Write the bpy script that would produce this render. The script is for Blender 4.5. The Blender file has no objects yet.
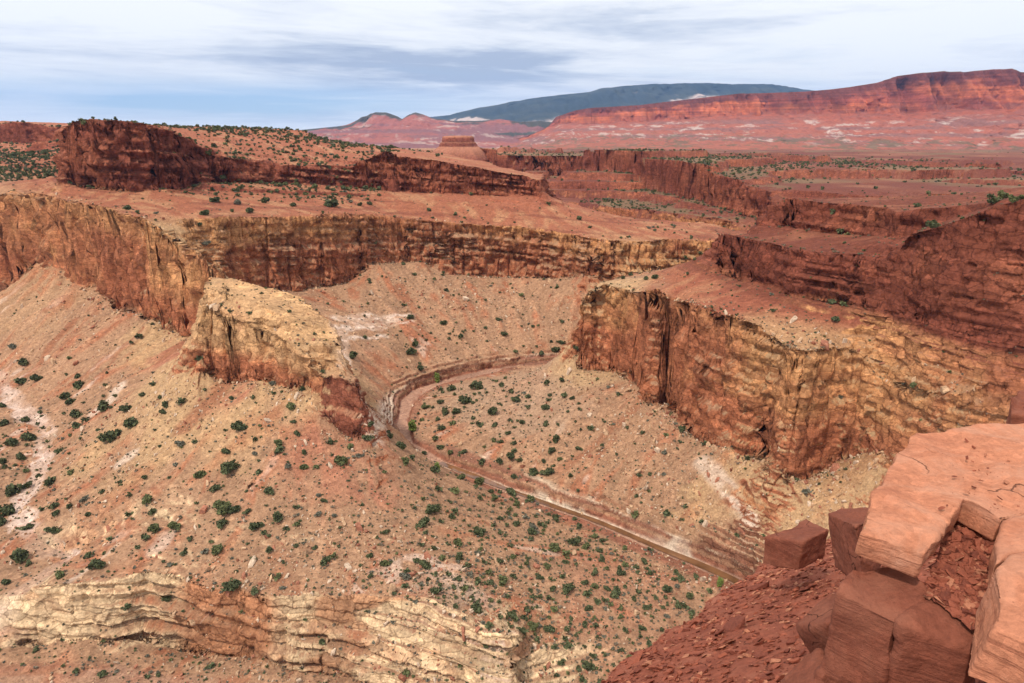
import bpy, bmesh, math, random
import numpy as np
from mathutils import Vector, Matrix

# ------------------------------------------------------------------ camera, sky, sun, exposure
F = 683.0; PITCH = math.radians(16.8); CW, CH = 1024, 683
SC = bpy.context.scene; COL = SC.collection
cd = bpy.data.cameras.new("camera"); cam = bpy.data.objects.new("camera", cd); COL.objects.link(cam)
cd.sensor_width = 36.0; cd.lens = 36.0 * F / CW; cd.clip_start = 0.1; cd.clip_end = 120000
cam.location = (0, 0, 0); cam.rotation_euler = (math.pi / 2 - PITCH, 0, 0)
SC.camera = cam
SC.view_settings.view_transform = 'Standard'; SC.view_settings.look = 'None'
SC.view_settings.gamma = 1.0; SC.view_settings.exposure = 0.15
SUN_EL, SUN_AZ = math.radians(56), math.radians(-142)     # azimuth measured from the view direction, + = right

def N(nt, kind, **kw):
    n = nt.nodes.new(kind)
    for k, v in kw.items():
        if k.startswith('i_'):
            n.inputs[k[2:].replace('_', ' ')].default_value = v
        else:
            setattr(n, k, v)
    return n

def ramp(nt, stops, interp='LINEAR'):
    r = nt.nodes.new('ShaderNodeValToRGB'); r.color_ramp.interpolation = interp
    e = r.color_ramp.elements
    while len(e) < len(stops): e.new(0.5)
    for q, (p, c) in zip(e, stops):
        q.position = p; q.color = (*c, 1) if len(c) == 3 else c
    return r

def build_world():
    w = bpy.data.worlds.new("World"); SC.world = w; w.use_nodes = True
    nt = w.node_tree; nt.nodes.clear(); L = nt.links.new
    out = N(nt, 'ShaderNodeOutputWorld'); bg = N(nt, 'ShaderNodeBackground'); bg.inputs[1].default_value = 0.1
    sky = N(nt, 'ShaderNodeTexSky', sky_type='NISHITA', sun_disc=False)
    sky.sun_elevation = SUN_EL; sky.sun_rotation = SUN_AZ; sky.altitude = 1900; sky.air_density = 1.0; sky.dust_density = 0.3
    tc = N(nt, 'ShaderNodeTexCoord'); sp = N(nt, 'ShaderNodeSeparateXYZ'); L(tc.outputs['Generated'], sp.inputs[0])
    def M(op, a, b=None, c=None):
        n = N(nt, 'ShaderNodeMath', operation=op)
        for i, q in enumerate((a, b, c)):
            if q is None: continue
            if isinstance(q, (int, float)): n.inputs[i].default_value = q
            else: L(q, n.inputs[i])
        return n.outputs[0]
    el = M('ARCSINE', sp.outputs[2]); az = M('ARCTAN2', sp.outputs[0], sp.outputs[1])
    elp = M('MAXIMUM', el, 0.0)
    # streaks of high cloud: long sideways, thin upwards, wider overhead
    ev = M('LOGARITHM', M('ADD', elp, 0.05), 2.718)
    def cloud(scale_az, scale_el, det, off, rough=.58, dist=.6):
        cb = N(nt, 'ShaderNodeCombineXYZ'); L(M('MULTIPLY', az, scale_az), cb.inputs[0]); L(M('MULTIPLY_ADD', ev, scale_el, M('MULTIPLY', az, .5)), cb.inputs[1]); cb.inputs[2].default_value = off
        n = N(nt, 'ShaderNodeTexNoise', i_Scale=1.0, i_Detail=det, i_Roughness=rough, i_Distortion=dist); L(cb.outputs[0], n.inputs['Vector']); return n.outputs['Fac']
    n1 = cloud(2.2, 3.2, 8.0, 4.3); n2 = cloud(5.0, 7.0, 8.0, 9.1); n3 = cloud(1.6, 2.4, 6.0, 15.0)
    def bump(v, c, wd): return M('EXPONENT', M('MULTIPLY', M('POWER', M('DIVIDE', M('SUBTRACT', v, c), wd), 2.0), -1.0))
    R_ = math.radians
    gap = M('MULTIPLY', bump(el, R_(2.4), R_(1.15)), bump(az, R_(-21), R_(15)))           # the clear strip low on the left
    gap = M('MULTIPLY', gap, M('MULTIPLY_ADD', n2, 2.6, .05))
    grey = M('MULTIPLY', bump(el, R_(5.0), R_(1.6)), bump(az, R_(-5), R_(10)))
    grey = M('ADD', M('MULTIPLY', grey, M('MULTIPLY_ADD', n2, 2.4, -.35)), M('MULTIPLY', M('SUBTRACT', n1, .50), 2.6))
    grey = M('ADD', grey, M('MULTIPLY', M('SUBTRACT', n2, .5), 1.1)); grey = M('ADD', grey, M('MULTIPLY', M('SUBTRACT', cloud(13.0, 17.0, 8.0, 21.0, .65, .3), .5), .7))
    shade = ramp(nt, [(0.0, (9.6, 9.8, 10.0)), (0.32, (8.6, 8.9, 9.4)), (0.64, (6.6, 7.15, 8.1)), (1.0, (4.6, 5.3, 6.6))]); L(M('ADD', grey, .22), shade.inputs[0])
    up = M('MULTIPLY_ADD', M('SMOOTH_MAX', M('SUBTRACT', el, R_(14)), 0.0, .1), .35, 1.0)
    br = N(nt, 'ShaderNodeVectorMath', operation='SCALE'); L(shade.outputs[0], br.inputs[0]); L(up, br.inputs['Scale'])
    cov = M('SUBTRACT', 1.0, M('MULTIPLY', gap, .85)); 
    thin_ = M('MULTIPLY', M('SUBTRACT', n3, .56), 2.2); cov = M('SUBTRACT', cov, M('MAXIMUM', thin_, 0.0))
    cv = N(nt, 'ShaderNodeClamp'); L(cov, cv.inputs[0])
    mx = N(nt, 'ShaderNodeMixRGB'); hz_ = N(nt, 'ShaderNodeMixRGB'); hz_.inputs[0].default_value = .65; L(sky.outputs[0], hz_.inputs[1]); hz_.inputs[2].default_value = (4.6, 6.6, 8.8, 1)
    L(cv.outputs[0], mx.inputs[0]); L(hz_.outputs[0], mx.inputs[1]); L(br.outputs[0], mx.inputs[2])
    L(mx.outputs[0], bg.inputs[0]); L(bg.outputs[0], out.inputs[0])
build_world()
sd = bpy.data.lights.new("sun", 'SUN'); sun = bpy.data.objects.new("sun", sd); COL.objects.link(sun)
sd.energy = 3.0; sd.angle = math.radians(3); sd.color = (1.0, 0.93, 0.84)
_d = Vector((math.sin(SUN_AZ) * math.cos(SUN_EL), math.cos(SUN_AZ) * math.cos(SUN_EL), math.sin(SUN_EL)))
sun.rotation_euler = _d.to_track_quat('Z', 'Y').to_euler()

# ------------------------------------------------------------------ helpers
CP, SP = math.cos(PITCH), math.sin(PITCH)
def ray(x, y):
    u, v = (x - 512) / F, (y - 341.5) / F
    return u, CP - v * SP, -SP - v * CP
def at(x, y, Y):                        # the point seen at (x, y) standing Y metres ahead
    a, b, c = ray(x, y); return (Y * a / b, Y, Y * c / b)
def atz(x, y, z):                       # the point seen at (x, y) at elevation z
    a, b, c = ray(x, y); t = z / c; return (a * t, b * t, z)
def pl(x, Y, z):                        # column x at distance Y, elevation z
    return (Y * (x - 512) / F / 0.985, Y, z)

rng = np.random.default_rng(7); random.seed(7)
_T = rng.random((64, 64, 64)).astype(np.float32)
def vnoise(x, y, z):
    x = np.asarray(x, np.float32); y = np.asarray(y, np.float32); z = np.asarray(z, np.float32)
    xi = np.floor(x).astype(np.int32); yi = np.floor(y).astype(np.int32); zi = np.floor(z).astype(np.int32)
    fx = x - xi; fy = y - yi; fz = z - zi
    fx = fx * fx * (3 - 2 * fx); fy = fy * fy * (3 - 2 * fy); fz = fz * fz * (3 - 2 * fz)
    x0 = xi & 63; x1 = (xi + 1) & 63; y0 = yi & 63; y1 = (yi + 1) & 63; z0 = zi & 63; z1 = (zi + 1) & 63
    a = _T[x0, y0, z0] * (1 - fx) + _T[x1, y0, z0] * fx
    b = _T[x0, y1, z0] * (1 - fx) + _T[x1, y1, z0] * fx
    c = _T[x0, y0, z1] * (1 - fx) + _T[x1, y0, z1] * fx
    d = _T[x0, y1, z1] * (1 - fx) + _T[x1, y1, z1] * fx
    return ((a * (1 - fy) + b * fy) * (1 - fz) + (c * (1 - fy) + d * fy) * fz) * 2 - 1
def fbm(x, y, z, s, oct=4, gain=0.5, seed=0.0, zs=None):     # s = feature size in metres
    zs = zs or s; o = 0; A = 1.0; t = 0
    c, sn = math.cos(0.6), math.sin(0.6)
    for k in range(oct):
        o = o + A * vnoise(x / s + 17.3 * k + seed, y / s - 9.1 * k + seed * 1.7, z / zs + 5.7 * k + seed * 0.3)
        t += A; A *= gain; s *= 0.49; zs *= 0.49
        x, y = c * x - sn * y, sn * x + c * y
    return o / t
def sstep(a, b, x):
    t = np.clip((x - a) / (b - a), 0, 1); return t * t * (3 - 2 * t)
def mixc(a, b, t): return a + (b - a) * t[..., None]

def mesh_grid(name, P, mat, cols=None, smooth=True, extra=None):     # P: (rows, cols, 3)
    nr, nc = P.shape[:2]
    me = bpy.data.meshes.new(name)
    me.vertices.add(nr * nc); me.vertices.foreach_set('co', P.reshape(-1).astype(np.float32))
    i = np.arange(nr * nc).reshape(nr, nc)
    q = np.stack([i[:-1, :-1], i[:-1, 1:], i[1:, 1:], i[1:, :-1]], -1).reshape(-1, 4)
    nf = len(q)
    me.loops.add(nf * 4); me.loops.foreach_set('vertex_index', q.reshape(-1).astype(np.int32))
    me.polygons.add(nf); me.polygons.foreach_set('loop_start', np.arange(0, nf * 4, 4, dtype=np.int32))
    me.polygons.foreach_set('use_smooth', np.full(nf, smooth))
    me.update(calc_edges=True)
    if cols is not None:
        at_ = me.attributes.new('rock', 'FLOAT_COLOR', 'POINT')
        c4 = np.ones((nr * nc, 4), np.float32); c4[:, :3] = cols.reshape(-1, 3); at_.data.foreach_set('color', c4.reshape(-1))
    for k, v in (extra or {}).items():
        a2 = me.attributes.new(k, 'FLOAT', 'POINT'); a2.data.foreach_set('value', v.reshape(-1).astype(np.float32))
    me.materials.append(mat)
    o = bpy.data.objects.new(name, me); COL.objects.link(o)
    return o

# ------------------------------------------------------------------ the canyon: feature lines
LINES = []
def line(*pts): LINES.append([np.array(p, float) for p in pts])
def py(*t): line(*[at(*p) for p in t])
def pz(*t): line(*[atz(*p) for p in t])
def wall(rim, base, back=6.0):
    """a rim [(x, y, Y)] and the traced foot [(x, y)]: the foot is put straight below the rim, `back` metres out from it"""
    bx = np.array([p[0] for p in base], float); byy = np.array([p[1] for p in base], float)
    top, foot = [], []
    for p, q in zip(rim[:-1], rim[1:]):
        n = max(1, int(abs(q[0] - p[0]) / 5))
        for k in range(n + (q is rim[-1])):
            t = k / n; x, y, Y = [u + (v - u) * t for u, v in zip(p, q)]
            X_, _, z = at(x, y, Y); top.append((X_, Y, z)); yb = float(np.interp(x, bx, byy)); xb = x
            for _ in range(6):
                xb = 512 + F * (X_ / Y) * (CP - (yb - 341.5) / F * SP); yb = float(np.interp(xb, bx, byy))
            foot.append(at(xb, yb, Y - back))
    line(*top); line(*foot)
def cliff(rows, back=6.0): wall([(x, a, Y) for x, a, b, Y in rows], [(x, b) for x, a, b, Y in rows], back)

# lower cliff of the middle mesa
wall([(-260, 186, 720), (-150, 188, 690), (-60, 190, 660), (0, 194, 620), (20, 196, 606), (35, 197, 598), (60, 200, 574), (85, 204, 548), (110, 207, 522), (125, 212, 505), (145, 217, 492), (150, 222, 486), (166, 232, 473), (185, 246, 460), (200, 257, 452), (212, 268, 450)],
     [(-260, 236), (-150, 240), (-60, 270), (0, 296), (20, 285), (35, 262), (60, 268), (85, 285), (110, 300), (125, 311), (145, 314), (158, 317), (166, 327), (185, 335), (200, 341), (230, 341)], 7)
py((145, 217, 492), (170, 219, 500), (200, 219, 510), (225, 217, 520))
py((214, 335, 445), (222, 310, 480), (230, 296, 508))
wall([(225, 217, 520), (260, 217, 545), (300, 216, 570), (330, 214, 590), (365, 214, 620), (400, 218, 640), (430, 221, 648), (470, 224, 650), (500, 226, 650), (545, 229, 640), (575, 236, 622), (600, 241, 610), (640, 242, 614), (680, 240, 630), (720, 239, 645), (770, 240, 650)],
     [(222, 298), (230, 296), (250, 295), (285, 291), (320, 287), (352, 283), (365, 266), (400, 262), (420, 261), (450, 274), (480, 276), (520, 278), (560, 278), (600, 276), (640, 275), (720, 272), (770, 270)], 8)
py((148, 222, 486), (166, 232, 473), (185, 246, 460), (200, 257, 452), (212, 268, 450), (220, 262, 485))          # stepped nose
# fin
wall([(203, 304, 362), (218, 311, 357), (235, 317, 352), (260, 331, 343), (285, 340, 333), (300, 347, 326), (314, 358, 319), (320, 377, 314), (326, 379, 312), (345, 380, 308), (358, 384, 304)],
     [(196, 365), (203, 372), (218, 378), (235, 382), (270, 380), (300, 388), (318, 397), (326, 412), (336, 424), (348, 434), (360, 439), (390, 441)], 4)
py((320, 370, 321), (345, 372, 315), (356, 376, 312))
py((206, 288, 384), (214, 290, 376), (235, 296, 365), (262, 306, 354), (290, 320, 341), (312, 335, 331), (330, 346, 324))
py((204, 296, 378), (209, 284, 405), (212, 277, 426), (235, 279, 420), (250, 283, 412), (285, 292, 395), (310, 306, 372), (335, 328, 347), (341, 346, 334), (350, 368, 322), (360, 382, 312))
line(pl(196, 392, -128), pl(200, 430, -128)); 
line(pl(240, 428, -118), pl(262, 425, -122), pl(292, 408, -126), pl(318, 386, -130), pl(344, 358, -134), pl(352, 342, -136), pl(366, 318, -140))
# bench behind the lower cliff, far side
py((560, 200, 735), (600, 212, 742), (640, 219, 738), (700, 222, 735), (735, 231, 705), (780, 236, 690))
line(pl(560, 770, -118), pl(600, 768, -128), pl(650, 765, -130), pl(710, 762, -130), pl(760, 730, -130), pl(820, 700, -130))
line(pl(600, 850, -148), pl(700, 830, -148), pl(800, 740, -145), pl(900, 680, -140))
# upper cliff of the middle mesa
py((76, 125, 900), (70, 126, 720), (66, 127, 650), (63, 128, 611))
py((74, 168, 900), (68, 175, 720), (64, 180, 650), (61, 183, 606))
wall([(63, 128, 609), (72, 123, 602), (85, 121, 599), (110, 120, 597), (130, 121, 598), (142, 123, 602), (150, 125, 608)], [(40, 180), (62, 183), (80, 187), (100, 190), (130, 191), (150, 190), (175, 188)], 6)
wall([(150, 125, 610), (165, 129, 624), (185, 136, 642), (207, 147, 664), (225, 156, 678)], [(140, 149), (150, 151), (175, 153), (200, 156), (225, 159)], 5)
wall([(150, 153, 606), (175, 156, 620), (200, 157, 656), (230, 159, 676), (260, 162, 696), (300, 166, 714), (330, 168, 732), (352, 170, 740), (357, 162, 742), (372, 157, 744), (385, 151, 745), (397, 156, 745), (420, 158, 745), (440, 160, 744), (456, 164, 742), (480, 167, 738), (500, 172, 733), (520, 175, 727), (541, 181, 720)],
     [(140, 191), (150, 190), (175, 188), (200, 184), (260, 183), (300, 184), (350, 187), (390, 191), (420, 192), (456, 193), (500, 195), (541, 196), (560, 196)], 5)
py((545, 193, 732), (550, 190, 800)); py((545, 180, 740), (545, 172, 820))
py((165, 188.5, 600), (200, 188, 630), (260, 190, 660), (330, 192, 700), (365, 194, 712)); py((165, 191, 597), (200, 191, 626), (260, 193, 656), (330, 195, 696), (365, 196.5, 709))
py((90, 119, 700), (150, 124, 760), (180, 127, 850), (225, 126, 900), (260, 128, 900), (300, 131, 900), (315, 137, 880), (345, 143, 880), (395, 148, 900), (440, 153, 900), (490, 163, 820), (530, 176, 760))
line(pl(60, 1100, -10), pl(180, 1100, -12), pl(300, 1100, -22), pl(420, 1100, -40), pl(500, 950, -55))
line(pl(150, 1300, -30), pl(320, 1300, -40), pl(430, 1300, -48))
# far left mesa
cliff([(-260, 118, 142, 1400), (-150, 121, 143, 1300), (0, 124, 143, 1250), (15, 122, 143, 1240), (35, 123, 143, 1240), (56, 127, 144, 1235), (72, 127, 140, 1300)], 14)
py((-200, 156, 1100), (0, 156, 1090), (50, 154, 1080))
py((-150, 176, 820), (0, 178, 780), (30, 180, 760), (54, 179, 730))
py((-200, 120, 1600), (0, 121, 1600), (60, 123, 1600), (150, 126, 1700))
# right promontory, lower cliff
cliff([(580, 302, 366, 437), (586, 294, 366, 438), (602, 283, 366, 441), (625, 289, 374, 424), (640, 293, 386, 405), (650, 291, 402, 379), (662, 293, 406, 373), (669, 296, 405, 373), (673, 306, 412, 384), (677, 301, 420, 368),
       (690, 303, 430, 352), (715, 312, 442, 332), (745, 322, 456, 309), (760, 330, 458, 304), (778, 342, 464, 296), (790, 350, 478, 281), (805, 352, 483, 276), (825, 352, 474, 283), (845, 350, 462, 289), (862, 352, 454, 290),
       (872, 366, 452, 284), (885, 382, 458, 276), (900, 388, 470, 262), (930, 393, 500, 246), (960, 395, 520, 236), (1010, 382, 530, 232), (1100, 382, 560, 220), (1250, 390, 570, 214)])
py((582, 298, 448), (600, 281, 452), (630, 275, 480), (660, 270, 500), (690, 264, 515), (716, 257, 520))
line(pl(584, 452, -150), pl(606, 472, -150), pl(640, 504, -150), pl(700, 545, -148), pl(760, 560, -140))
line(pl(600, 520, -165), pl(660, 535, -162), pl(730, 570, -150))
# right promontory, upper cliff
FOOT5 = [(700, 266), (722, 270), (725, 276), (760, 286), (790, 295), (830, 301), (880, 308), (910, 312), (925, 324), (955, 331), (985, 341), (1024, 349), (1120, 366), (1300, 390)]
py((722, 258, 440), (720, 268, 416)); py((724, 236, 445), (722, 234, 421))
wall([(722, 234, 414), (735, 236, 398), (760, 242, 362), (800, 249, 333), (850, 257, 316), (875, 261, 304), (902, 250, 294), (906, 238, 291), (925, 229, 280), (950, 222, 266), (975, 214, 256), (1000, 205, 250), (1024, 200, 244), (1120, 190, 230), (1260, 185, 220)], FOOT5, 4.5)
wall([(770, 207, 405), (780, 203, 398), (800, 201, 388), (830, 203, 374), (860, 205, 359), (885, 207, 340), (900, 212, 318)], [(760, 220), (770, 223), (800, 229), (830, 233), (860, 235), (890, 236), (905, 238)], 3.5)
py((768, 207, 425), (764, 222, 425))
wall([(900, 212, 316), (920, 208, 306), (945, 207, 296), (975, 204, 282), (1000, 199, 270), (1030, 194, 262)], [(890, 238), (905, 236), (925, 227), (950, 219), (975, 211), (1000, 203), (1030, 198)], 3)
py((892, 205, 350), (930, 204, 340), (975, 202, 320), (1010, 196, 300))
line(pl(768, 425, -38), pl(860, 400, -34), pl(940, 385, -32), pl(1024, 340, -23), pl(1150, 320, -15))
line(pl(765, 442, -95), pl(860, 425, -95), pl(940, 412, -90), pl(1024, 400, -85), pl(1150, 395, -80))
line(pl(760, 560, -148), pl(900, 560, -145), pl(1040, 560, -140), pl(1200, 560, -130))
# back plateau
cliff([(440, 149, 164, 1520), (487, 148, 161, 1500), (520, 150, 170, 1450), (560, 152, 172, 1420), (600, 156, 175, 1350), (640, 160, 185, 1240), (680, 167, 204, 1090), (700, 171, 208, 1010), (730, 181, 213, 930), (765, 190, 217, 870)], 7)
py((545, 197, 1160), (600, 203, 1080), (640, 208, 1010), (690, 214, 920), (730, 220, 850))
py((545, 206, 1145), (600, 213, 1064), (640, 223, 996), (690, 230, 900), (740, 235, 830))
py((790, 191, 880), (850, 195, 850), (900, 198, 830), (1000, 200, 820), (1150, 200, 820))
line(pl(790, 800, -125), pl(900, 780, -125), pl(1050, 770, -120), pl(1250, 760, -110))
py((760, 172, 1100), (850, 174, 1090), (930, 177, 1070), (1000, 182, 1040), (1150, 184, 1040))
cliff([(940, 168, 184, 1420), (980, 168, 188, 1380), (1024, 169, 190, 1340), (1120, 170, 190, 1340)], 14)
py((560, 151, 1650), (700, 158, 1500), (800, 160, 1480), (900, 162, 1480), (935, 165, 1500))
line(*[at(x, 153, 2600) for x in range(-200, 1300, 100)])
line(*[at(x, 150, 4300) for x in range(-300, 1400, 100)])
line(*[at(x, 148, 7000) for x in range(-300, 1400, 100)])
# the near ridge
py((362, 440, 297), (385, 488, 280), (392, 520, 262), (386, 560, 240), (372, 588, 223))
cliff([(-160, 628, 652, 224), (-70, 622, 648, 224), (0, 612, 641, 226), (22, 594, 645, 228), (30, 588, 645, 226), (60, 585, 643, 226), (100, 582, 641, 227), (125, 577, 641, 231), (150, 575, 645, 232), (180, 579, 650, 230), (205, 588, 655, 224), (240, 590, 656, 222),
       (256, 597, 660, 217), (290, 598, 668, 217), (320, 596, 670, 219), (345, 600, 672, 216)], 8)
py((345, 600, 216), (370, 593, 220), (400, 594, 220), (430, 600, 216), (455, 611, 210), (480, 624, 204), (505, 631, 202), (518, 634, 203))
py((345, 672, 210), (370, 688, 198), (400, 694, 196), (430, 694, 195), (455, 692, 194), (480, 684, 193), (505, 672, 194), (520, 656, 198))
# water courses (z known): tributary wash, then the creek
pz((-200, 350, -170), (-100, 360, -172), (0, 378, -173), (12, 402, -174), (46, 430, -175), (42, 470, -175), (18, 510, -176), (42, 544, -176), (72, 558, -175), (35, 582, -174), (-4, 602, -177))
CREEK = [(690, 340, -178), (640, 350, -179), (580, 363, -180), (540, 365, -180), (500, 369, -180.5), (470, 375, -181), (440, 383, -181), (415, 392, -181.5), (405, 402, -181.5), (402, 425, -182), (408, 444, -183), (440, 463, -184), (500, 487, -185), (560, 509, -186), (590, 519, -186.6),
         (610, 527, -187), (660, 549, -188), (700, 565, -188.5), (740, 583, -189), (775, 612, -190), (760, 660, -192), (640, 745, -193.5), (480, 750, -193.5), (300, 722, -192), (100, 694, -190.5), (-150, 694, -189)]
pz(*CREEK)
pz((580, 357, -173), (540, 358, -173.5), (500, 361, -174), (470, 366, -174), (440, 374, -174), (415, 383, -175), (396, 390, -175), (392, 410, -176), (396, 436, -177))
pz((575, 370, -177.5), (540, 371, -177.5), (500, 376, -178), (470, 383, -178), (445, 391, -178), (424, 402, -178.5), (415, 425, -179), (420, 440, -180))
pz((430, 453, -180), (470, 467, -180), (500, 478, -180.3), (530, 487, -180.6), (560, 497, -181), (590, 509, -181), (620, 519, -181.5), (650, 528, -182), (680, 542, -182), (708, 556, -183), (742, 574, -184))
pz((470, 471.5, -183.4), (500, 483, -183.7), (530, 492.5, -184), (560, 503, -184.2), (590, 514.5, -184.5), (620, 525, -184.8), (650, 535.5, -185.2), (680, 550, -185.7), (708, 563, -186.2), (740, 579.5, -187))
pz((425, 462, -182), (450, 473, -182.5), (500, 494, -183), (560, 517, -184), (610, 537, -185), (660, 560, -186), (700, 576, -186.5), (730, 594, -187))
pz((640, 640, -188), (600, 655, -189), (575, 683, -191), (520, 690, -191.5))
# camera's own wall, hidden below the foreground
line(pl(770, 212, -187), pl(880, 195, -182), pl(1000, 195, -165), pl(1300, 180, -160))
line((-260, 115, -194), (-120, 118, -195), (0, 112, -195), (60, 112, -192), (110, 120, -186), (200, 120, -180))

# ------------------------------------------------------------------ solve the ground between the lines on a log-polar grid
TH0, TH1, R0, R1 = math.radians(-47), math.radians(47), 105.0, 7400.0
L0, L1 = math.log(R0), math.log(R1)
def raster(nt, nl, step):
    S = np.zeros((nl, nt)); C = np.zeros((nl, nt))
    for ln in LINES:
        for a, b in zip(ln[:-1], ln[1:]):
            n = int(np.linalg.norm(b - a) / step(np.hypot(*a[:2]))) + 2
            t = np.linspace(0, 1, n)[:, None]; p = a + (b - a) * t
            th = np.arctan2(p[:, 0], p[:, 1]); lr = np.log(np.hypot(p[:, 0], p[:, 1]))
            j = np.round((th - TH0) / (TH1 - TH0) * (nt - 1)).astype(int); i = np.round((lr - L0) / (L1 - L0) * (nl - 1)).astype(int)
            ok = (j >= 0) & (j < nt) & (i >= 0) & (i < nl)
            np.add.at(S, (i[ok], j[ok]), p[ok, 2]); np.add.at(C, (i[ok], j[ok]), 1)
    return np.where(C > 0, S / np.maximum(C, 1), np.nan)
def resize(A, nl, nt):
    i = np.linspace(0, A.shape[0] - 1, nl); j = np.linspace(0, A.shape[1] - 1, nt)
    i0 = np.minimum(i.astype(int), A.shape[0] - 2); j0 = np.minimum(j.astype(int), A.shape[1] - 2)
    fi = (i - i0)[:, None]; fj = (j - j0)[None]
    B = A[i0] * (1 - fi) + A[i0 + 1] * fi
    return B[:, j0] * (1 - fj) + B[:, j0 + 1] * fj
def solve():
    Z = None
    for nt, nl, it in ((40, 70, 300), (80, 140, 200), (160, 280, 160), (320, 560, 140), (640, 1120, 140), (900, 1600, 120)):
        K = raster(nt, nl, lambda R: 0.4 * R * (TH1 - TH0) / nt)
        fix = ~np.isnan(K)
        Z = np.full((nl, nt), -120.0) if Z is None else resize(Z, nl, nt)
        Z[fix] = K[fix]
        wt = 1 / ((TH1 - TH0) / nt) ** 2; wl = 1 / ((L1 - L0) / nl) ** 2; s = 2 * (wt + wl)
        I, J = np.mgrid[0:nl, 0:nt]; om = 1.85
        m = [((I + J) % 2 == k) & ~fix for k in (0, 1)]
        for k in range(it):
            for c in (0, 1):
                Pz = np.pad(Z, 1, mode='edge')
                U = (wt * (Pz[1:-1, :-2] + Pz[1:-1, 2:]) + wl * (Pz[:-2, 1:-1] + Pz[2:, 1:-1])) / s
                Z = np.where(m[c], Z + (om if k < it - 25 else 1.0) * (U - Z), Z)
    return Z
ZG = solve()
NLG, NTG = ZG.shape
def ground(th, lr):
    j = np.clip((th - TH0) / (TH1 - TH0) * (NTG - 1), 0, NTG - 1.001); i = np.clip((lr - L0) / (L1 - L0) * (NLG - 1), 0, NLG - 1.001)
    j0 = j.astype(int); i0 = i.astype(int); fj = j - j0; fi = i - i0
    return (ZG[i0, j0] * (1 - fj) + ZG[i0, j0 + 1] * fj) * (1 - fi) + (ZG[i0 + 1, j0] * (1 - fj) + ZG[i0 + 1, j0 + 1] * fj) * fi

def march(x, y):
    """where the view ray through (x, y) meets the solved ground"""
    a, b, c = ray(x, y); h = math.hypot(a, b); R = np.exp(np.linspace(L0 + .2, L1 - .1, 2600))
    k = np.nonzero(R * c / h <= ground(np.full(R.shape, math.atan2(a, b)), np.log(R)))[0]
    r = R[k[0]] if len(k) else R[-1]; return (r * a / h, r * b / h, r * c / h)
NC, NR = 1500, 1500
def terrain_points():
    th = np.linspace(TH0 + .005, TH1 - .005, NC)
    lf = np.linspace(L0, L1 - 0.05, 3400)
    TH, LR = np.meshgrid(th, lf)
    Zf = ground(TH, LR)
    phi = np.arctan2(Zf, np.exp(LR))
    w = np.abs(np.diff(phi, axis=0)) + 0.10 * np.diff(lf)[:, None]
    k = 15; c = np.cumsum(np.pad(w, ((0, 0), (k, k)), mode='edge'), axis=1); w = (c[:, 2 * k:] - c[:, :-2 * k]) / (2 * k)
    w = np.pad(w, ((0, 0), (0, NC - w.shape[1])), mode='edge')
    k = 4; c = np.cumsum(np.pad(w, ((k, k), (0, 0)), mode='edge'), axis=0); w = (c[2 * k:] - c[:-2 * k]) / (2 * k)
    cw = np.concatenate([np.zeros((1, NC)), np.cumsum(w, axis=0)]); cw = cw[:len(lf)]
    out = np.empty((NR, NC))
    for j in range(NC):
        out[:, j] = np.interp(np.linspace(0, cw[-1, j], NR), cw[:, j], lf[:len(cw)])
    return np.broadcast_to(th, (NR, NC)).copy(), out
def grid_normal(P):
    a = np.gradient(P, axis=0); b = np.gradient(P, axis=1)
    n = np.cross(b, a); n /= np.linalg.norm(n, axis=-1, keepdims=True) + 1e-9
    n *= np.sign(n[..., 2:3] + 1e-9); return n

TH, LR = terrain_points(); RR = np.exp(LR)
X, Yv = RR * np.sin(TH), RR * np.cos(TH)
# crenulate the cliff lines: shift where the ground is looked up
def seg_dist(pts, zz=False):
    best = np.full(X.shape, 1e9, np.float32); zb = np.zeros(X.shape, np.float32)
    for a, b in zip(pts[:-1], pts[1:]):
        a = np.array(a, float); b = np.array(b, float); v = b[:2] - a[:2]
        t = np.clip(((X - a[0]) * v[0] + (Yv - a[1]) * v[1]) / (v @ v), 0, 1)
        d = np.hypot(X - a[0] - t * v[0], Yv - a[1] - t * v[1]); k = d < best
        best = np.where(k, d, best)
        if zz: zb = np.where(k, a[2] + t * (b[2] - a[2]), zb)
    return (best, zb) if zz else best
wamp = np.clip(RR / 400, 0.4, 2.2)
ckd, ckz = seg_dist([atz(*p) for p in CREEK], True)
calm = .3 + .7 * sstep(4, 18, ckd)
wr = wamp * (4.4 * fbm(X, Yv, 0, 30, 3) + 3.0 * np.abs(fbm(X, Yv, 0, 13, 2, seed=3)) - 1.0) * (.25 + .75 * calm)
wt_ = wamp * 3.4 * fbm(X, Yv, 0, 26, 3, seed=8) * (.25 + .75 * calm)
near = sstep(150, 200, RR)
Z = ground(TH + near * wt_ / RR, LR + near * wr / RR)
P = np.stack([X, Yv, Z], -1)
nrm = grid_normal(P)
steep = sstep(0.64, 0.40, nrm[..., 2])                       # 1 on cliffs
# stratigraphic height: above/below the rim of the lower cliff
def strat(x, y, z): return z - (-65 - 0.083 * np.clip(x, -600, 500) - 0.03 * np.clip(y, 0, 1000))
S = strat(X, Yv, Z)
flat = 1 - steep
far = sstep(700, 1300, RR)
rough = 1.3 * fbm(X, Yv, 0, 36, 4, seed=21) + 0.55 * fbm(X, Yv, 0, 5, 3, seed=5)
gull = -np.abs(fbm(X * 1.0, Yv * .55, 0, 30, 3, seed=77)) * 4.5 * sstep(-48, -60, S) * sstep(-100, -85, S)
Z = Z + flat * near * calm * (rough * np.clip(RR / 500, .6, 1.5) + gull)
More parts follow.
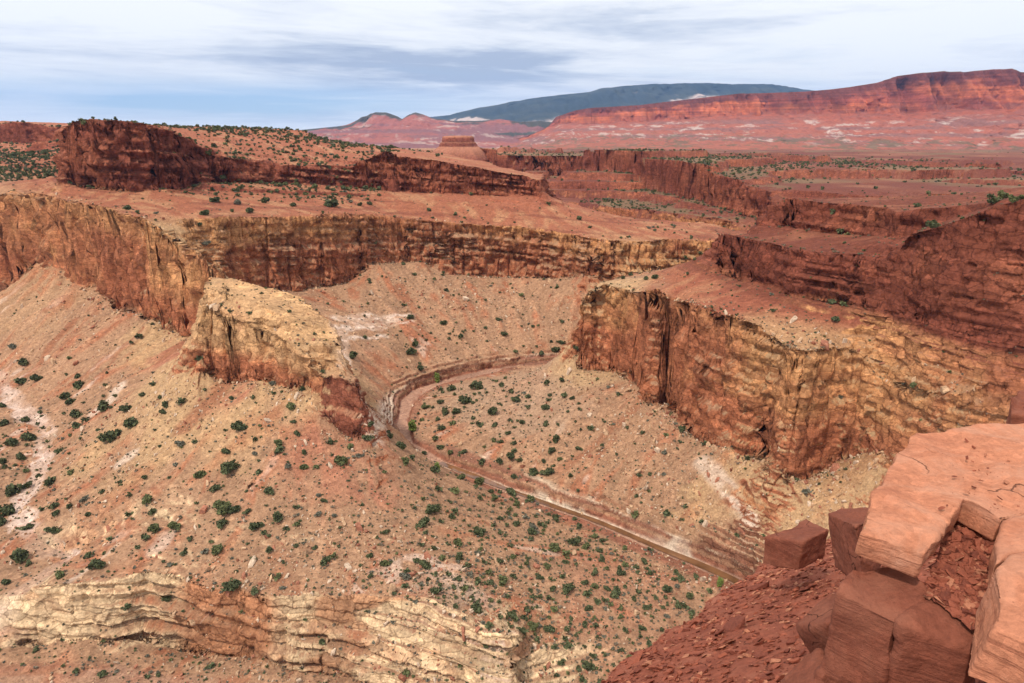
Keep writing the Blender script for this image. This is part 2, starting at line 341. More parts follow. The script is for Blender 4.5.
# ledges: hard beds stand out as steps
def terrace(z, h, sharp=.22):
    t = z / h; f = t - np.floor(t); return h * (np.floor(t) + sstep(.5 - sharp, .5 + sharp, f)) - z
def fall_noise():
    """noise averaged along the fall line: runnels of debris down the slopes"""
    hs = nrm[..., :2].copy()
    for ax in (0, 1):
        kk = 10; c_ = np.cumsum(np.pad(hs, ((kk + 1, kk), (0, 0), (0, 0)) if ax == 0 else ((0, 0), (kk + 1, kk), (0, 0)), mode='edge'), axis=ax)
        hs = (c_[2 * kk + 1:] - c_[:-2 * kk - 1]) if ax == 0 else (c_[:, 2 * kk + 1:] - c_[:, :-2 * kk - 1]); hs = hs / (2 * kk + 1)
    hs /= np.linalg.norm(hs, axis=-1, keepdims=True) + .05
    run = 0; run2 = 0
    for k_ in range(-5, 6):
        xx, yy = X + hs[..., 0] * k_ * 4.5, Yv + hs[..., 1] * k_ * 4.5
        run = run + vnoise(xx / 6.5 + 3, yy / 6.5, .5) / 11; run2 = run2 + vnoise(xx / 2.6 + 3, yy / 2.6, 4.5) / 11
    return run * 3.0, run2 * 3.0
rn_, rn2_ = fall_noise()
Z = Z + flat * near * calm * sstep(2, -2, S) * sstep(.985, .93, nrm[..., 2]) * (1.5 * np.clip(rn_, -1.2, 1.2) + .5 * np.clip(rn2_, -1.2, 1.2)) * np.clip(RR / 420, .6, 1.5)
S = strat(X, Yv, Z) + 1.6 * fbm(X, Yv, 0, 24, 3, seed=33)
slope = sstep(.985, .93, nrm[..., 2])
_c0 = lambda px, Y, r: sstep(1.25, .75, np.hypot(X - at(*px, Y)[0], Yv - at(*px, Y)[1]) / r)
_c = lambda px, Y, r: sstep(1.25, .75, np.hypot(X - at(*px, Y)[0], Yv - at(*px, Y)[1]) / r)
patch = (1 - .8 * _c0((945, 365), 250, 52)) * (.12 + .88 * sstep(-.15, .3, fbm(X, Yv, Z, 40, 3, seed=35)))
hard = np.maximum(sstep(-44, -36, S) * sstep(5, -1, S) * .95, sstep(8, 14, S) * .8)
hard = np.maximum(hard, .30 * sstep(-2, 2, S) * sstep(14, 8, S))
hard = np.maximum(hard, .95 * np.maximum.reduce([_c((270, 330), 375, 95) * sstep(-52, -46, S), _c((180, 250), 475, 60), _c((838, 378), 285, 48) * sstep(-60, -50, S), .5 * _c((960, 395), 240, 60) * sstep(-60, -50, S), .45 * _c((365, 480), 282, 20), .8 * _c((680, 245), 650, 90) * sstep(-40, -30, S)]))
cream = sstep(-86, -93, S) * sstep(60, 20, X) * sstep(300, 265, Yv)
Z = Z + near * slope * patch * hard * (1 - far) * (terrace(S + 3 * vnoise(X / 80, Yv / 80, 0), 6.3) * .75 + terrace(S, 2.3) * .5)
Z = Z + near * slope * calm * cream * sstep(.97, .88, nrm[..., 2]) * (terrace(S, 6.5, .3) * .45 + terrace(S, 2.4, .3) * .3) * sstep(-125, 0, X + 130)
# ledges on the open far plateau
tz = Z / 9.0 + 0.9 * fbm(X, Yv, 0, 170, 4, seed=2)
back = far * sstep(2600, 1400, RR) * sstep(780, 900, Yv) * sstep(-60, -20, X)
Z = Z + far * 5 * fbm(X, Yv, 0, 190, 4, seed=31) + back * 30 * fbm(X, Yv, 0, 150, 5, seed=36)
tz = Z / 13.0 + .25 * fbm(X, Yv, 0, 170, 3, seed=2)
Z = Z + back * 13.0 * terrace(tz, 1.0, .09)
bk = sstep(14, 10, ckd) * sstep(2.0, 4.0, ckd) * sstep(185, 215, Yv)
Z = Z + bk * .9 * terrace(Z - ckz + .6 * fbm(X, Yv, 0, 14, 3, seed=98), 2.3, .14)
# the creek keeps its bed
w = sstep(5.5, 2.4, ckd + 1.2 * fbm(X, Yv, 0, 12, 2, seed=14)); Z = Z * (1 - w) + ckz * w
P = np.stack([X, Yv, Z], -1)
nrm = grid_normal(P)
steep2 = sstep(0.70, 0.4, nrm[..., 2])
k = 3; c = np.cumsum(np.pad(np.maximum(steep, steep2), ((k + 1, k), (0, 0)), mode='edge'), axis=0); stB = (c[2 * k + 1:] - c[:-2 * k - 1]) / (2 * k + 1)
# bedding and joints, pushed in and out of the rock face
hn = nrm.copy(); hn[..., 2] = 0; hn /= np.linalg.norm(hn, axis=-1, keepdims=True) + 1e-6
bedz = strat(X, Yv, Z) + .6 * fbm(X, Yv, 0, 80, 2, seed=4)
lowc0 = sstep(-88, -98, strat(X, Yv, Z)) * sstep(60, 20, X) * sstep(300, 265, Yv)
bed = np.tanh(4 * vnoise(X / 140, Yv / 140, bedz / 2.3)) * .62 + np.tanh(4 * vnoise(X / 70 + 9, Yv / 70, bedz / .95)) * 0.48 + .35 * vnoise(X / 120, Yv / 120, bedz / 6)
lowred = sstep(-26, -36, strat(X, Yv, Z)) * (1 - lowc0)
joint = -np.exp(-(vnoise(X / 10, Yv / 10, Z / 60) / .13) ** 2) * 2.4 + 1.1 * fbm(X, Yv, Z, 7, 2, seed=11, zs=6)
lowc = sstep(-88, -98, strat(X, Yv, Z)) * sstep(60, 20, X) * sstep(300, 265, Yv)
upc = sstep(6, 12, strat(X, Yv, Z))
# blocks broken out along joints and bedding planes
def cells(sx, sz, seed):
    u = (X + .6 * Yv) / sx + .5 * vnoise(X / sx, Yv / sx, Z / sz + seed); v = (Yv - .6 * X) / sx + .5 * vnoise(Yv / sx, X / sx, Z / sz + seed * 2); q = bedz / sz + .25 * vnoise(X / 20, Yv / 20, seed)
    return _T[np.floor(u).astype(int) & 63, np.floor(v).astype(int) & 63, (np.floor(q).astype(int) + seed) & 63] * 2 - 1
blk = 1.7 * cells(12, 10, 3) + 1.0 * cells(5.5, 3.6, 11)
_sp = march(742, 530); spur = sstep(22, 12, np.hypot(X - _sp[0], Yv - _sp[1]))
stB = stB * (1 - (1 - spur) * sstep(-72, -79, strat(X, Yv, Z)) * sstep(40, 70, X) * sstep(600, 500, Yv))
disp = stB * np.maximum(np.clip(RR / 420, .6, 2.0), 1.0 * lowc) * ((1.75 + .4 * upc) * bed * (.35 + .85 * sstep(-.3, .3, fbm(X, Yv, Z, 34, 3, seed=121, zs=9))) * (1 - .6 * _c0((945, 365), 250, 55)) * (1 + .9 * lowc) * (1 - .55 * lowred) + (1 - .6 * lowc) * (1 - .45 * upc) * (1 + .3 * lowred) * joint + blk * (1 - .5 * lowc)) * (.3 + .7 * calm)
P = P + hn * disp[..., None]
X, Yv, Z = P[..., 0], P[..., 1], P[..., 2]
nrm = grid_normal(P)

# ------------------------------------------------------------------ what each patch of ground is made of
A3 = lambda *c: np.array(c, np.float32)
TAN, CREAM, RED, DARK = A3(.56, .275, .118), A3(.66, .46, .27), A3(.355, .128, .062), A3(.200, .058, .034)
BENCH, TALUS, RTALUS, PALE = A3(.31, .108, .056), A3(.365, .200, .112), A3(.33, .128, .064), A3(.62, .46, .34)
_bn = None
def blob(px, Y, r, fall=0.5):
    global _bn
    if _bn is None: _bn = 1 + .55 * fbm(X, Yv, 0, 22, 4, seed=91) + .25 * fbm(X, Yv, 0, 6, 3, seed=92)
    c = at(*px, Y); d = np.hypot(P[..., 0] - c[0], P[..., 1] - c[1]) / r * _bn
    return sstep(1 + fall * .6, 1 - fall * .6, d)
def paint():
    S = strat(X, Yv, Z)
    st = sstep(0.68, 0.45, nrm[..., 2])
    n1 = fbm(X, Yv, Z, 70, 3, seed=41, zs=25); n2 = fbm(X, Yv, Z, 22, 3, seed=42, zs=7)
    tanw = np.maximum.reduce([blob((180, 250), 468, 46), blob((240, 330), 375, 75), blob((318, 345), 332, 26), 1.1 * blob((838, 375), 282, 46), .35 * blob((960, 395), 235, 45),
                              1.0 * blob((700, 250), 640, 95), blob((592, 300), 437, 30), .35 * blob((30, 230), 600, 90)])
    cap = sstep(-20, -7, S + 7 * n1)
    tanw = np.clip(tanw, 0, 1)
    tan = np.clip(cap * (.42 - .25 * (X > 60) + 1.0 * n1) + tanw * (.75 + .9 * n2) * sstep(-60 + 16 * (X > 40), -38 + 14 * (X > 40), S + 16 * n1) + .35 * sstep(.25, .6, n2), 0, 1)
    rock = mixc(RED, TAN, tan)
    up = sstep(7, 13, S + 2 * n2)
    rock = rock * (1 + .12 * sstep(-16, -24, S))[..., None]
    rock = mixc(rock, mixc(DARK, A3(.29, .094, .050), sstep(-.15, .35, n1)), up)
    low = sstep(-84, -92, S + 5 * n1)
    creamy = sstep(60, 20, X) * sstep(300, 265, Yv)
    rock = mixc(rock, A3(.34, .165, .095), low * (1 - creamy))
    low = low * creamy
    rock = mixc(rock, mixc(CREAM, A3(.40, .18, .09), np.clip(sstep(.12, .42, n2 + .35 * n1) * .8 + blob((215, 620), 218, 20) * sstep(-98, -104, S), 0, 1)), low)
    # beds: thin bands of stronger and weaker colour along the layering
    fin_ = blob((265, 312), 372, 74) * sstep(-52, -44, S) * sstep(-12, -20, S); rock = mixc(rock, A3(.58, .355, .175), .7 * fin_); rock = mixc(rock, A3(.25, .082, .046), blob((338, 402), 308, 17) * sstep(-40, -46, S))
    bz = S + .6 * fbm(X, Yv, 0, 80, 2, seed=4)
    band = vnoise(X / 120, Yv / 120, bz / 2.6 + 7) * .6 + vnoise(X / 50, Yv / 50, bz / .9) * .5
    rock = rock * (1 + (.24 + .0 * low) * np.maximum(band, -.8))[..., None]
    streak = fbm(X, Yv, Z, 7, 3, seed=51, zs=70)
    rock = rock * (1 - .20 * sstep(.05, .5, streak) * (1 - low))[..., None]
    rock = mixc(rock, A3(.23, .095, .055), sstep(17, 10, ckd) * (1 - creamy) * (.6 + .4 * np.sign(band)) )
    # loose slopes
    g = fbm(X, Yv, Z, 30, 4, seed=61); g2 = fbm(X, Yv, 0, 9, 3, seed=62)
    run, run2 = fall_noise()
    g = .45 * g + .55 * run
    soil = mixc(TALUS, RTALUS, np.clip(sstep(.0, .5, g + .3 * g2), 0, 1))
    soil = soil * (1 + .24 * np.clip(run2, -1, 1) + .12 * np.clip(run, -1, 1))[..., None]
    soil = mixc(soil, PALE, .6 * sstep(.36, .6, .6 * fbm(X, Yv, 0, 26, 3, seed=65) + .5 * run) * sstep(-70, -90, S))
    soil = mixc(soil, A3(.38, .235, .145), .75 * blob((520, 410), 440, 60))
    be = sstep(-6, 2, S + 2 * g2)
    soil = mixc(soil, mixc(BENCH, A3(.38, .175, .088), sstep(-.1, .4, g + .4 * g2)), be)
    soil = mixc(soil, A3(.20, .062, .036), be * .7 * sstep(.25, .5, vnoise(X / 35, Yv / 35, bz / 1.1 + 31) + .4 * g2))
    soil = mixc(soil, mixc(A3(.29, .092, .050), A3(.37, .155, .08), sstep(-.1, .5, g)), np.clip(1.3 * sstep(-14, -3, S) * blob((860, 310), 320, 105), 0, 1))
    soil = mixc(soil, A3(.50, .315, .155), .85 * np.maximum.reduce([tanw * .7, blob((650, 230), 680, 60)]) * sstep(6, -2, S))
    soil = mixc(soil, A3(.38, .155, .088), np.clip(np.maximum.reduce([1.1 * blob((365, 470), 284, 20), .8 * blob((330, 470), 290, 22), 1.0 * blob((190, 350), 430, 24), .5 * blob((620, 585), 245, 24), .9 * blob((235, 395), 338, 14)]) * (.75 + .9 * run), 0, 1))
    layer = sstep(-.15, .2, vnoise(X / 60, Yv / 60, bz / 3.0 + 11))
    rag = 2.2 * fbm(X, Yv, 0, 9, 3, seed=95) + 3.0 * fbm(X, Yv, 0, 30, 2, seed=96)
    def strip(pts, w, soft=.5): return sstep(1 + soft, 1 - soft, (seg_dist([march(*p) for p in pts]) + rag) / w)
    ledge = np.maximum.reduce([strip(((336, 318), (362, 316), (390, 315), (414, 312)), 4.2), strip(((338, 328), (365, 327), (395, 323), (412, 320)), 3.2), strip(((343, 338), (360, 337), (385, 334)), 2.4), strip(((342, 330), (343, 345), (340, 362)), 3.5), .7 * strip(((350, 322), (372, 321), (400, 318)), 5)])
    ledge = ledge * (.35 + .65 * sstep(-.25, .2, g2 + .5 * vnoise(X / 5, Yv / 5, bz / .8)))
    soil = mixc(soil, A3(.62, .45, .34), ledge); st = st * (1 - ledge)
    soil = mixc(soil, PALE, np.maximum.reduce([.8 * strip(((396, 398), (380, 415), (372, 428)), 5), .95 * (.25 + .75 * layer) * strip(((750, 520), (742, 545), (735, 570)), 3.2), .95 * (.25 + .75 * layer) * strip(((728, 480), (738, 505), (752, 540)), 3.6), .7 * strip(((700, 462), (722, 478)), 3.5), .8 * strip(((120, 385), (108, 402), (96, 412)), 4), .7 * strip(((130, 455), (118, 466)), 2.5), .6 * strip(((118, 545), (100, 560), (60, 590)), 2.0), .35 * strip(((425, 560), (460, 585), (490, 605)), 3)]))
    soil = mixc(soil, RTALUS * .9, np.maximum.reduce([.8 * strip(((75, 320), (50, 345), (38, 365)), 4), .8 * strip(((195, 318), (180, 345), (160, 360)), 7), .8 * strip(((225, 385), (205, 405), (188, 425)), 6), .7 * strip(((140, 330), (100, 375)), 3), .8 * strip(((400, 285), (420, 320)), 4), .6 * strip(((640, 400), (600, 440), (560, 470)), 4)]))
    soil = mixc(soil, PALE, (.45 + .55 * layer) * .25 * blob((440, 580), 222, 14))
    upsl = sstep(12, 22, S)
    soil = mixc(soil, mixc(A3(.33, .115, .062), A3(.40, .19, .10), sstep(-.1, .5, g)), upsl)
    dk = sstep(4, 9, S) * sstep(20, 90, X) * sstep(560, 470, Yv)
    soil = mixc(soil, mixc(A3(.165, .048, .028), A3(.25, .088, .047), sstep(-.1, .5, g)), .95 * dk)  # right upper cliff soil: dark red, with cloud shade painted into the colour
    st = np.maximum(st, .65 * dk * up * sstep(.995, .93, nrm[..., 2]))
    st = np.maximum(st, up * sstep(.94, .78, nrm[..., 2])); st = np.maximum(st, creamy * sstep(-92, -97, S) * sstep(.97, .84, nrm[..., 2]) * sstep(188, 196, Yv))
    fin_ = blob((265, 312), 372, 72) * sstep(-50, -44, S) * sstep(-15, -22, S)
    st = np.maximum(st, fin_ * np.clip(.55 + .8 * n2, 0, .9)); st = st * (1 - (1 - spur) * sstep(-72, -79, S) * sstep(40, 70, X) * sstep(600, 500, Yv))
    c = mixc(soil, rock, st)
    # wash sand and gravel along the water courses
    wash = seg_dist([atz(*p) for p in ((-200, 350, -170), (-100, 360, -172), (0, 378, -173), (12, 402, -174), (46, 430, -175), (42, 470, -175), (18, 510, -176), (42, 544, -176), (72, 558, -175), (35, 582, -174), (-4, 602, -173))])
    c = mixc(c, A3(.64, .46, .36), sstep(6.5, 3, wash + 5 * g2 + 5 * g) * (.55 + .45 * sstep(-.3, .2, g2)) * (.25 + .75 * sstep(-.2, .2, fbm(X, Yv, 0, 26, 2, seed=101))))
    ck = seg_dist([atz(*p) for p in CREEK])
    c = mixc(c, A3(.40, .215, .14), sstep(5, 2.5, ck + 2 * g2) * .7)
    hb_ = Z - ckz + .5 * fbm(X, Yv, 0, 10, 3, seed=97); zone = sstep(15, 10, ckd + 2 * g2) * sstep(190, 215, Yv)
    bank = mixc(A3(.37, .20, .13) * np.ones(X.shape + (3,), np.float32), A3(.25, .095, .055), sstep(.25, .6, hb_)); bank = mixc(bank, A3(.37, .20, .115), sstep(2.2, 2.7, hb_))
    bank = mixc(bank, A3(.24, .10, .06), sstep(4.1, 4.5, hb_)); bank = mixc(bank, A3(.58, .42, .285), sstep(5.7, 6.1, hb_) * sstep(-.35, .1, g)); bank = bank * (1 + .25 * vnoise(X / 30, Yv / 30, Z / .5))[..., None]
    c = mixc(c, bank, zone * sstep(7.0, 6.4, hb_) * .9)
    pr = seg_dist([atz(*p) for p in ((425, 453, -180), (500, 478, -180.3), (560, 497, -181), (620, 519, -181.5), (680, 541, -182), (742, 574, -184))])
    c = mixc(c, A3(.66, .52, .38), sstep(2.0, .7, pr + 1.6 * g2) * (.35 + .55 * sstep(-.2, .2, g)))
    # far plateau: scrub and ledges
    fr = sstep(760, 980, RR)
    fc = mixc(A3(.165, .050, .032), A3(.27, .108, .060), sstep(-.2, .4, fbm(X, Yv, 0, 120, 4, seed=71)))
    fc = mixc(fc, A3(.15, .044, .030), sstep(.99, .92, nrm[..., 2]))
    fc = mixc(fc, A3(.20, .145, .075), .6 * sstep(.02, .25, fbm(X, Yv, 0, 240, 4, seed=81)) * sstep(.98, .995, nrm[..., 2]))
    c = mixc(c, fc, fr * (1 - st) * sstep(760, 860, Yv) * sstep(-60, 60, X))
    return np.clip(c, .01, .85), st
COLR, ST = paint()

def rock_material(name, speck=1.0, bump=1.0, attr=True, base=(.3, .12, .07), unit=1.0):
    m = bpy.data.materials.new(name); m.use_nodes = True
    nt = m.node_tree; nt.nodes.clear(); L = nt.links.new
    out = N(nt, 'ShaderNodeOutputMaterial'); b = N(nt, 'ShaderNodeBsdfPrincipled'); b.inputs['Roughness'].default_value = .95
    b.inputs['Specular IOR Level'].default_value = .15
    L(b.outputs[0], out.inputs[0])
    tc = N(nt, 'ShaderNodeTexCoord'); geo = N(nt, 'ShaderNodeNewGeometry')
    if attr:
        a = N(nt, 'ShaderNodeAttribute', attribute_name='rock'); src = a.outputs['Color']
        s2 = N(nt, 'ShaderNodeAttribute', attribute_name='steep'); stf = s2.outputs['Fac']
    else:
        a = N(nt, 'ShaderNodeRGB'); a.outputs[0].default_value = (*base, 1); src = a.outputs[0]; stf = None
    P_ = geo.outputs['Position']
    # stones and clods
    v = N(nt, 'ShaderNodeTexVoronoi', i_Scale=.55 / unit); L(P_, v.inputs['Vector'])
    hs = N(nt, 'ShaderNodeSeparateColor'); L(v.outputs['Color'], hs.inputs[0])
    r1 = ramp(nt, [(0, (.72, .70, .70)), (.55, (1, 1, 1)), (.8, (1, 1, 1)), (1, (1.32, 1.32, 1.32))]); L(hs.outputs[0], r1.inputs[0])
    n0 = N(nt, 'ShaderNodeTexNoise', i_Scale=1.1 / unit, i_Detail=4.0, i_Roughness=.7); L(P_, n0.inputs['Vector'])
    r0 = ramp(nt, [(.28, (.60, .58, .57)), (.5, (1, 1, 1)), (.72, (1.36, 1.36, 1.34))]); L(n0.outputs['Fac'], r0.inputs[0])
    m1 = N(nt, 'ShaderNodeMixRGB', blend_type='MULTIPLY'); m1.inputs[0].default_value = .8 * speck; L(src, m1.inputs[1]); L(r1.outputs[0], m1.inputs[2])
    m2 = N(nt, 'ShaderNodeMixRGB', blend_type='MULTIPLY'); m2.inputs[0].default_value = .9 * speck; L(m1.outputs[0], m2.inputs[1]); L(r0.outputs[0], m2.inputs[2])
    last = m2.outputs[0]
    if attr:
        # thin beds on the faces: noise squashed along z
        mp = N(nt, 'ShaderNodeMapping'); mp.inputs['Scale'].default_value = (.012, .012, 1.25); mp.inputs['Rotation'].default_value = (math.radians(-1.7), math.radians(4.75), 0); L(P_, mp.inputs[0])
        nb = N(nt, 'ShaderNodeTexNoise', i_Scale=1.0, i_Detail=5.0, i_Roughness=.65); L(mp.outputs[0], nb.inputs['Vector'])
        rb = ramp(nt, [(.30, (.58, .54, .52)), (.43, (1, 1, 1)), (.58, (1, 1, 1)), (.72, (1.35, 1.33, 1.26))]); L(nb.outputs['Fac'], rb.inputs[0])
        mp2 = N(nt, 'ShaderNodeMapping'); mp2.inputs['Scale'].default_value = (.22, .22, .018); L(P_, mp2.inputs[0])
        nv = N(nt, 'ShaderNodeTexNoise', i_Scale=1.0, i_Detail=5.0, i_Roughness=.6); L(mp2.outputs[0], nv.inputs['Vector'])
        rv = ramp(nt, [(.26, (.70, .66, .66)), (.40, (1, 1, 1)), (.66, (1, 1, 1)), (.78, (1.15, 1.13, 1.10))]); L(nv.outputs['Fac'], rv.inputs[0])
        m3 = N(nt, 'ShaderNodeMixRGB', blend_type='MULTIPLY'); L(stf, m3.inputs[0]); L(last, m3.inputs[1]); L(rb.outputs[0], m3.inputs[2])
        m4 = N(nt, 'ShaderNodeMixRGB', blend_type='MULTIPLY'); L(stf, m4.inputs[0]); L(m3.outputs[0], m4.inputs[1]); L(rv.outputs[0], m4.inputs[2])
        mp3 = N(nt, 'ShaderNodeMapping'); mp3.inputs['Scale'].default_value = (.13, .13, .30); L(P_, mp3.inputs[0])
        nd = N(nt, 'ShaderNodeTexNoise', i_Scale=.25, i_Detail=4.0); L(P_, nd.inputs['Vector'])
        ad = N(nt, 'ShaderNodeVectorMath', operation='MULTIPLY_ADD'); L(nd.outputs['Color'], ad.inputs[0]); ad.inputs[1].default_value = (.9, .9, .5); L(mp3.outputs[0], ad.inputs[2])
        vc = N(nt, 'ShaderNodeTexVoronoi', feature='DISTANCE_TO_EDGE', i_Scale=1.0); L(ad.outputs[0], vc.inputs['Vector'])
        rc = ramp(nt, [(0, (.50, .46, .44)), (.06, (1, 1, 1))]); L(vc.outputs['Distance'], rc.inputs[0])
        vb = N(nt, 'ShaderNodeTexVoronoi', i_Scale=1.0); L(ad.outputs[0], vb.inputs['Vector'])
        hb = N(nt, 'ShaderNodeSeparateColor'); L(vb.outputs['Color'], hb.inputs[0]); rbk = ramp(nt, [(0, (.78, .76, .75)), (1, (1.22, 1.2, 1.17))]); L(hb.outputs[0], rbk.inputs[0])
        m5 = N(nt, 'ShaderNodeMixRGB', blend_type='MULTIPLY'); L(stf, m5.inputs[0]); L(m4.outputs[0], m5.inputs[1]); L(rc.outputs[0], m5.inputs[2])
        m6 = N(nt, 'ShaderNodeMixRGB', blend_type='MULTIPLY'); L(stf, m6.inputs[0]); L(m5.outputs[0], m6.inputs[1]); L(rbk.outputs[0], m6.inputs[2])
        last = m6.outputs[0]
    L(last, b.inputs['Base Color'])
    nz = N(nt, 'ShaderNodeTexNoise', i_Scale=.8 / unit, i_Detail=6.0, i_Roughness=.72); L(P_, nz.inputs['Vector'])
    bp = N(nt, 'ShaderNodeBump'); bp.inputs['Strength'].default_value = .8 * bump; bp.inputs['Distance'].default_value = 1.1 * unit
    L(nz.outputs['Fac'], bp.inputs['Height']); L(bp.outputs[0], b.inputs['Normal'])
    return m
M_TERRAIN = rock_material('canyon_rock')
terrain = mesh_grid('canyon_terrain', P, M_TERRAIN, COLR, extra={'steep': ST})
terrain['kind'] = 'structure'

# ------------------------------------------------------------------ far mesas and mountain
def curve(pts):
    xs = np.array([p[0] for p in pts], float); ys = np.array([p[1] for p in pts], float)
    return lambda x: np.interp(x, xs, ys)
def loft(name, xs, rows, paintfn, seed, gully, nsub=26):
    """rows: (pixel-row curve, distance curve) from the crest to the foot, turned into points; ridges and gullies are cut into the slope"""
    pts = []
    for yc, Yc in rows:
        y = yc(xs); Y = Yc(xs); b = CP - (y - 341.5) / F * SP; c = -SP - (y - 341.5) / F * CP
        pts.append(np.stack([Y * (xs - 512) / F / b, Y, Y * c / b], -1))
    G = []; tt = []
    for i in range(len(pts) - 1):
        n = nsub
        for k in range(n + (i == len(pts) - 2)):
            t = k / n; G.append(pts[i] * (1 - t) + pts[i + 1] * t); tt.append(i + t)
    G = np.array(G); T = np.repeat(np.array(tt)[:, None], len(xs), 1)
    x, y, z = G[..., 0], G[..., 1], G[..., 2]
    sc = gully
    r = np.abs(fbm(x, y * .15, z * .12, sc, 5, seed=seed, gain=.6)); r2 = fbm(x, y * .3, z * .5, sc * .35, 4, seed=seed + 3, gain=.6)
    prof = sstep(1.0, 1.35, T) * sstep(len(pts) - 1, len(pts) - 1.6, T)
    cl = sstep(.9, 1.02, T)
    G[..., 1] += cl * sc * (1.7 * (r - .2) + .5 * r2) * (.3 + .7 * prof)
    r3 = np.abs(fbm(x, y * .1, z * .08, sc * .28, 3, seed=seed + 7, gain=.6)); G[..., 1] += cl * sstep(2.3, 1.7, T) * sc * .55 * (r3 - .2)
    G[..., 2] += sstep(1.0, 1.4, T) * sstep(len(pts) - 1, len(pts) - 1.5, T) * sc * .14 * r2
    C = paintfn(G, T, grid_normal(G))
    o = mesh_grid(name, G, M_FAR, np.clip(C, .01, .9), extra={'steep': np.zeros(T.shape)})
    o['kind'] = 'structure'; return o
M_FAR = rock_material('far_rock', speck=.55, unit=26.0, bump=.9)
xs = np.linspace(-420, 1480, 1500)
def mesa_paint(G, T, n):
    x, y, z = G[..., 0], G[..., 1], G[..., 2]
    a = fbm(x, y, z, 420, 4, seed=5, zs=60); b = fbm(x, y, z, 90, 3, seed=6, zs=22)
    red = mixc(A3(.43, .115, .048), A3(.25, .060, .038), sstep(-.2, .4, a + .5 * fbm(x, y, z, 120, 3, seed=8, zs=900)))
    top = mixc(red, A3(.19, .050, .036), sstep(1.42, 1.2, T + .25 * b))
    red = red * (1 + .55 * fbm(x, y * .3, z * .12, 60, 3, seed=38) + .22 * vnoise(x / 500, y / 500, z / 9))[..., None]; top = mixc(red, A3(.17, .045, .032), sstep(1.42, 1.2, T + .25 * b)) * (1 + .35 * vnoise(x / 400, y / 400, z / 7))[..., None]
    tal = mixc(A3(.37, .10, .055), A3(.30, .095, .06), sstep(-.2, .3, b))
    c = mixc(top, tal, sstep(1.7, 2.1, T + .3 * b))
    v = vnoise(x / 900, y / 900, z / 26 + 3)
    v = v + .8 * fbm(x, y, z, 110, 4, seed=9, zs=22); bad = mixc(A3(.37, .115, .07), A3(.27, .115, .09), sstep(-.1, .3, v)); bad = mixc(bad, A3(.56, .44, .37), sstep(.30, .55, fbm(x, y, z, 130, 5, seed=19, zs=24, gain=.65) * 1.6) * .75)
    c = mixc(c, bad, sstep(2.15, 2.6, T + .35 * a))
    c = mixc(c, A3(.36, .115, .066), sstep(3.3, 3.8, T))
    c = mixc(c, A3(.13, .11, .06), .7 * sstep(2.9, 3.4, T) * sstep(.05, .25, fbm(x, y, z, 70, 3, seed=28)))
    return mixc(c, A3(.09, .09, .05), sstep(1.02, .98, T) * sstep(-.1, .2, b))
FARY = curve([(-420, 9500), (380, 9000), (545, 7800), (640, 7000), (800, 6400), (1024, 5600), (1480, 5000)])
XM = np.linspace(452, 1480, 1100)
loft('red_mesa', XM,
     [(curve([(450, 152), (500, 146), (548, 128), (556, 118), (575, 113), (1024, 86), (1480, 86)]), lambda x: FARY(x) + 2600),
      (curve([(450, 151), (490, 145), (530, 135), (548, 127), (556, 117), (575, 110.5), (590, 108), (640, 105), (700, 98), (740, 93.5), (768, 93), (800, 92), (830, 89.5), (850, 87), (875, 83), (892, 77.5), (897, 76), (920, 73), (945, 71), (968, 71.5), (990, 69.5), (1010, 69), (1024, 71.5), (1080, 74), (1180, 71), (1300, 76), (1480, 74)]), FARY),
      (curve([(450, 152), (490, 147), (530, 138), (548, 129), (560, 124), (640, 122), (700, 117), (768, 114), (830, 113), (900, 112), (960, 110), (1024, 110), (1480, 112)]), lambda x: FARY(x) - 180),
      (curve([(450, 153), (490, 149), (530, 142), (548, 136), (570, 132), (640, 131), (700, 131), (800, 134), (900, 137), (1024, 136), (1480, 138)]), lambda x: FARY(x) - 900),
      (curve([(450, 155), (548, 153), (700, 153), (800, 154), (1024, 158), (1480, 162)]), lambda x: FARY(x) * .25 + 2700)],
     mesa_paint, 3, 230, 44)
def hill_paint(G, T, n):
    x, y, z = G[..., 0], G[..., 1], G[..., 2]
    a = fbm(x, y, z, 700, 4, seed=15, zs=150); v = vnoise(x / 1500, y / 1500, z / 45 + 3)
    v = v + .7 * fbm(x, y, z, 260, 4, seed=18, zs=50); c = mixc(A3(.36, .11, .075), A3(.24, .095, .085), sstep(-.2, .3, v)); c = mixc(c, A3(.50, .36, .29), sstep(.25, .55, fbm(x, y, z, 300, 5, seed=17, zs=60, gain=.65) * 1.6) * .7)
    forest = sstep(.05, .25, a + sstep(1.7, 1.1, T) * .55 - .25 + .25 * sstep(-1500, 0, x)) * sstep(2.8, 2.2, T)
    return mixc(c, A3(.045, .055, .035), forest * .9)
loft('badland_hills', np.linspace(-420, 800, 900),
     [(curve([(-420, 134), (300, 134), (800, 130)]), lambda x: x * 0 + 12500),
      (curve([(-420, 130), (0, 131), (300, 130), (330, 127.5), (346, 125), (356, 119.5), (366, 115), (376, 112.2), (386, 112.3), (396, 116), (402, 119), (409, 114.8), (416, 112.5), (422, 114), (432, 118), (450, 120.5), (480, 121), (500, 119), (520, 122), (540, 121), (560, 123), (640, 128), (800, 133)]), lambda x: x * 0 + 10500),
      (curve([(-420, 136), (300, 136), (380, 128), (420, 127), (560, 132), (800, 138)]), lambda x: x * 0 + 9600),
      (curve([(-420, 152), (560, 151), (800, 151)]), lambda x: x * 0 + 6300)],
     hill_paint, 13, 420)
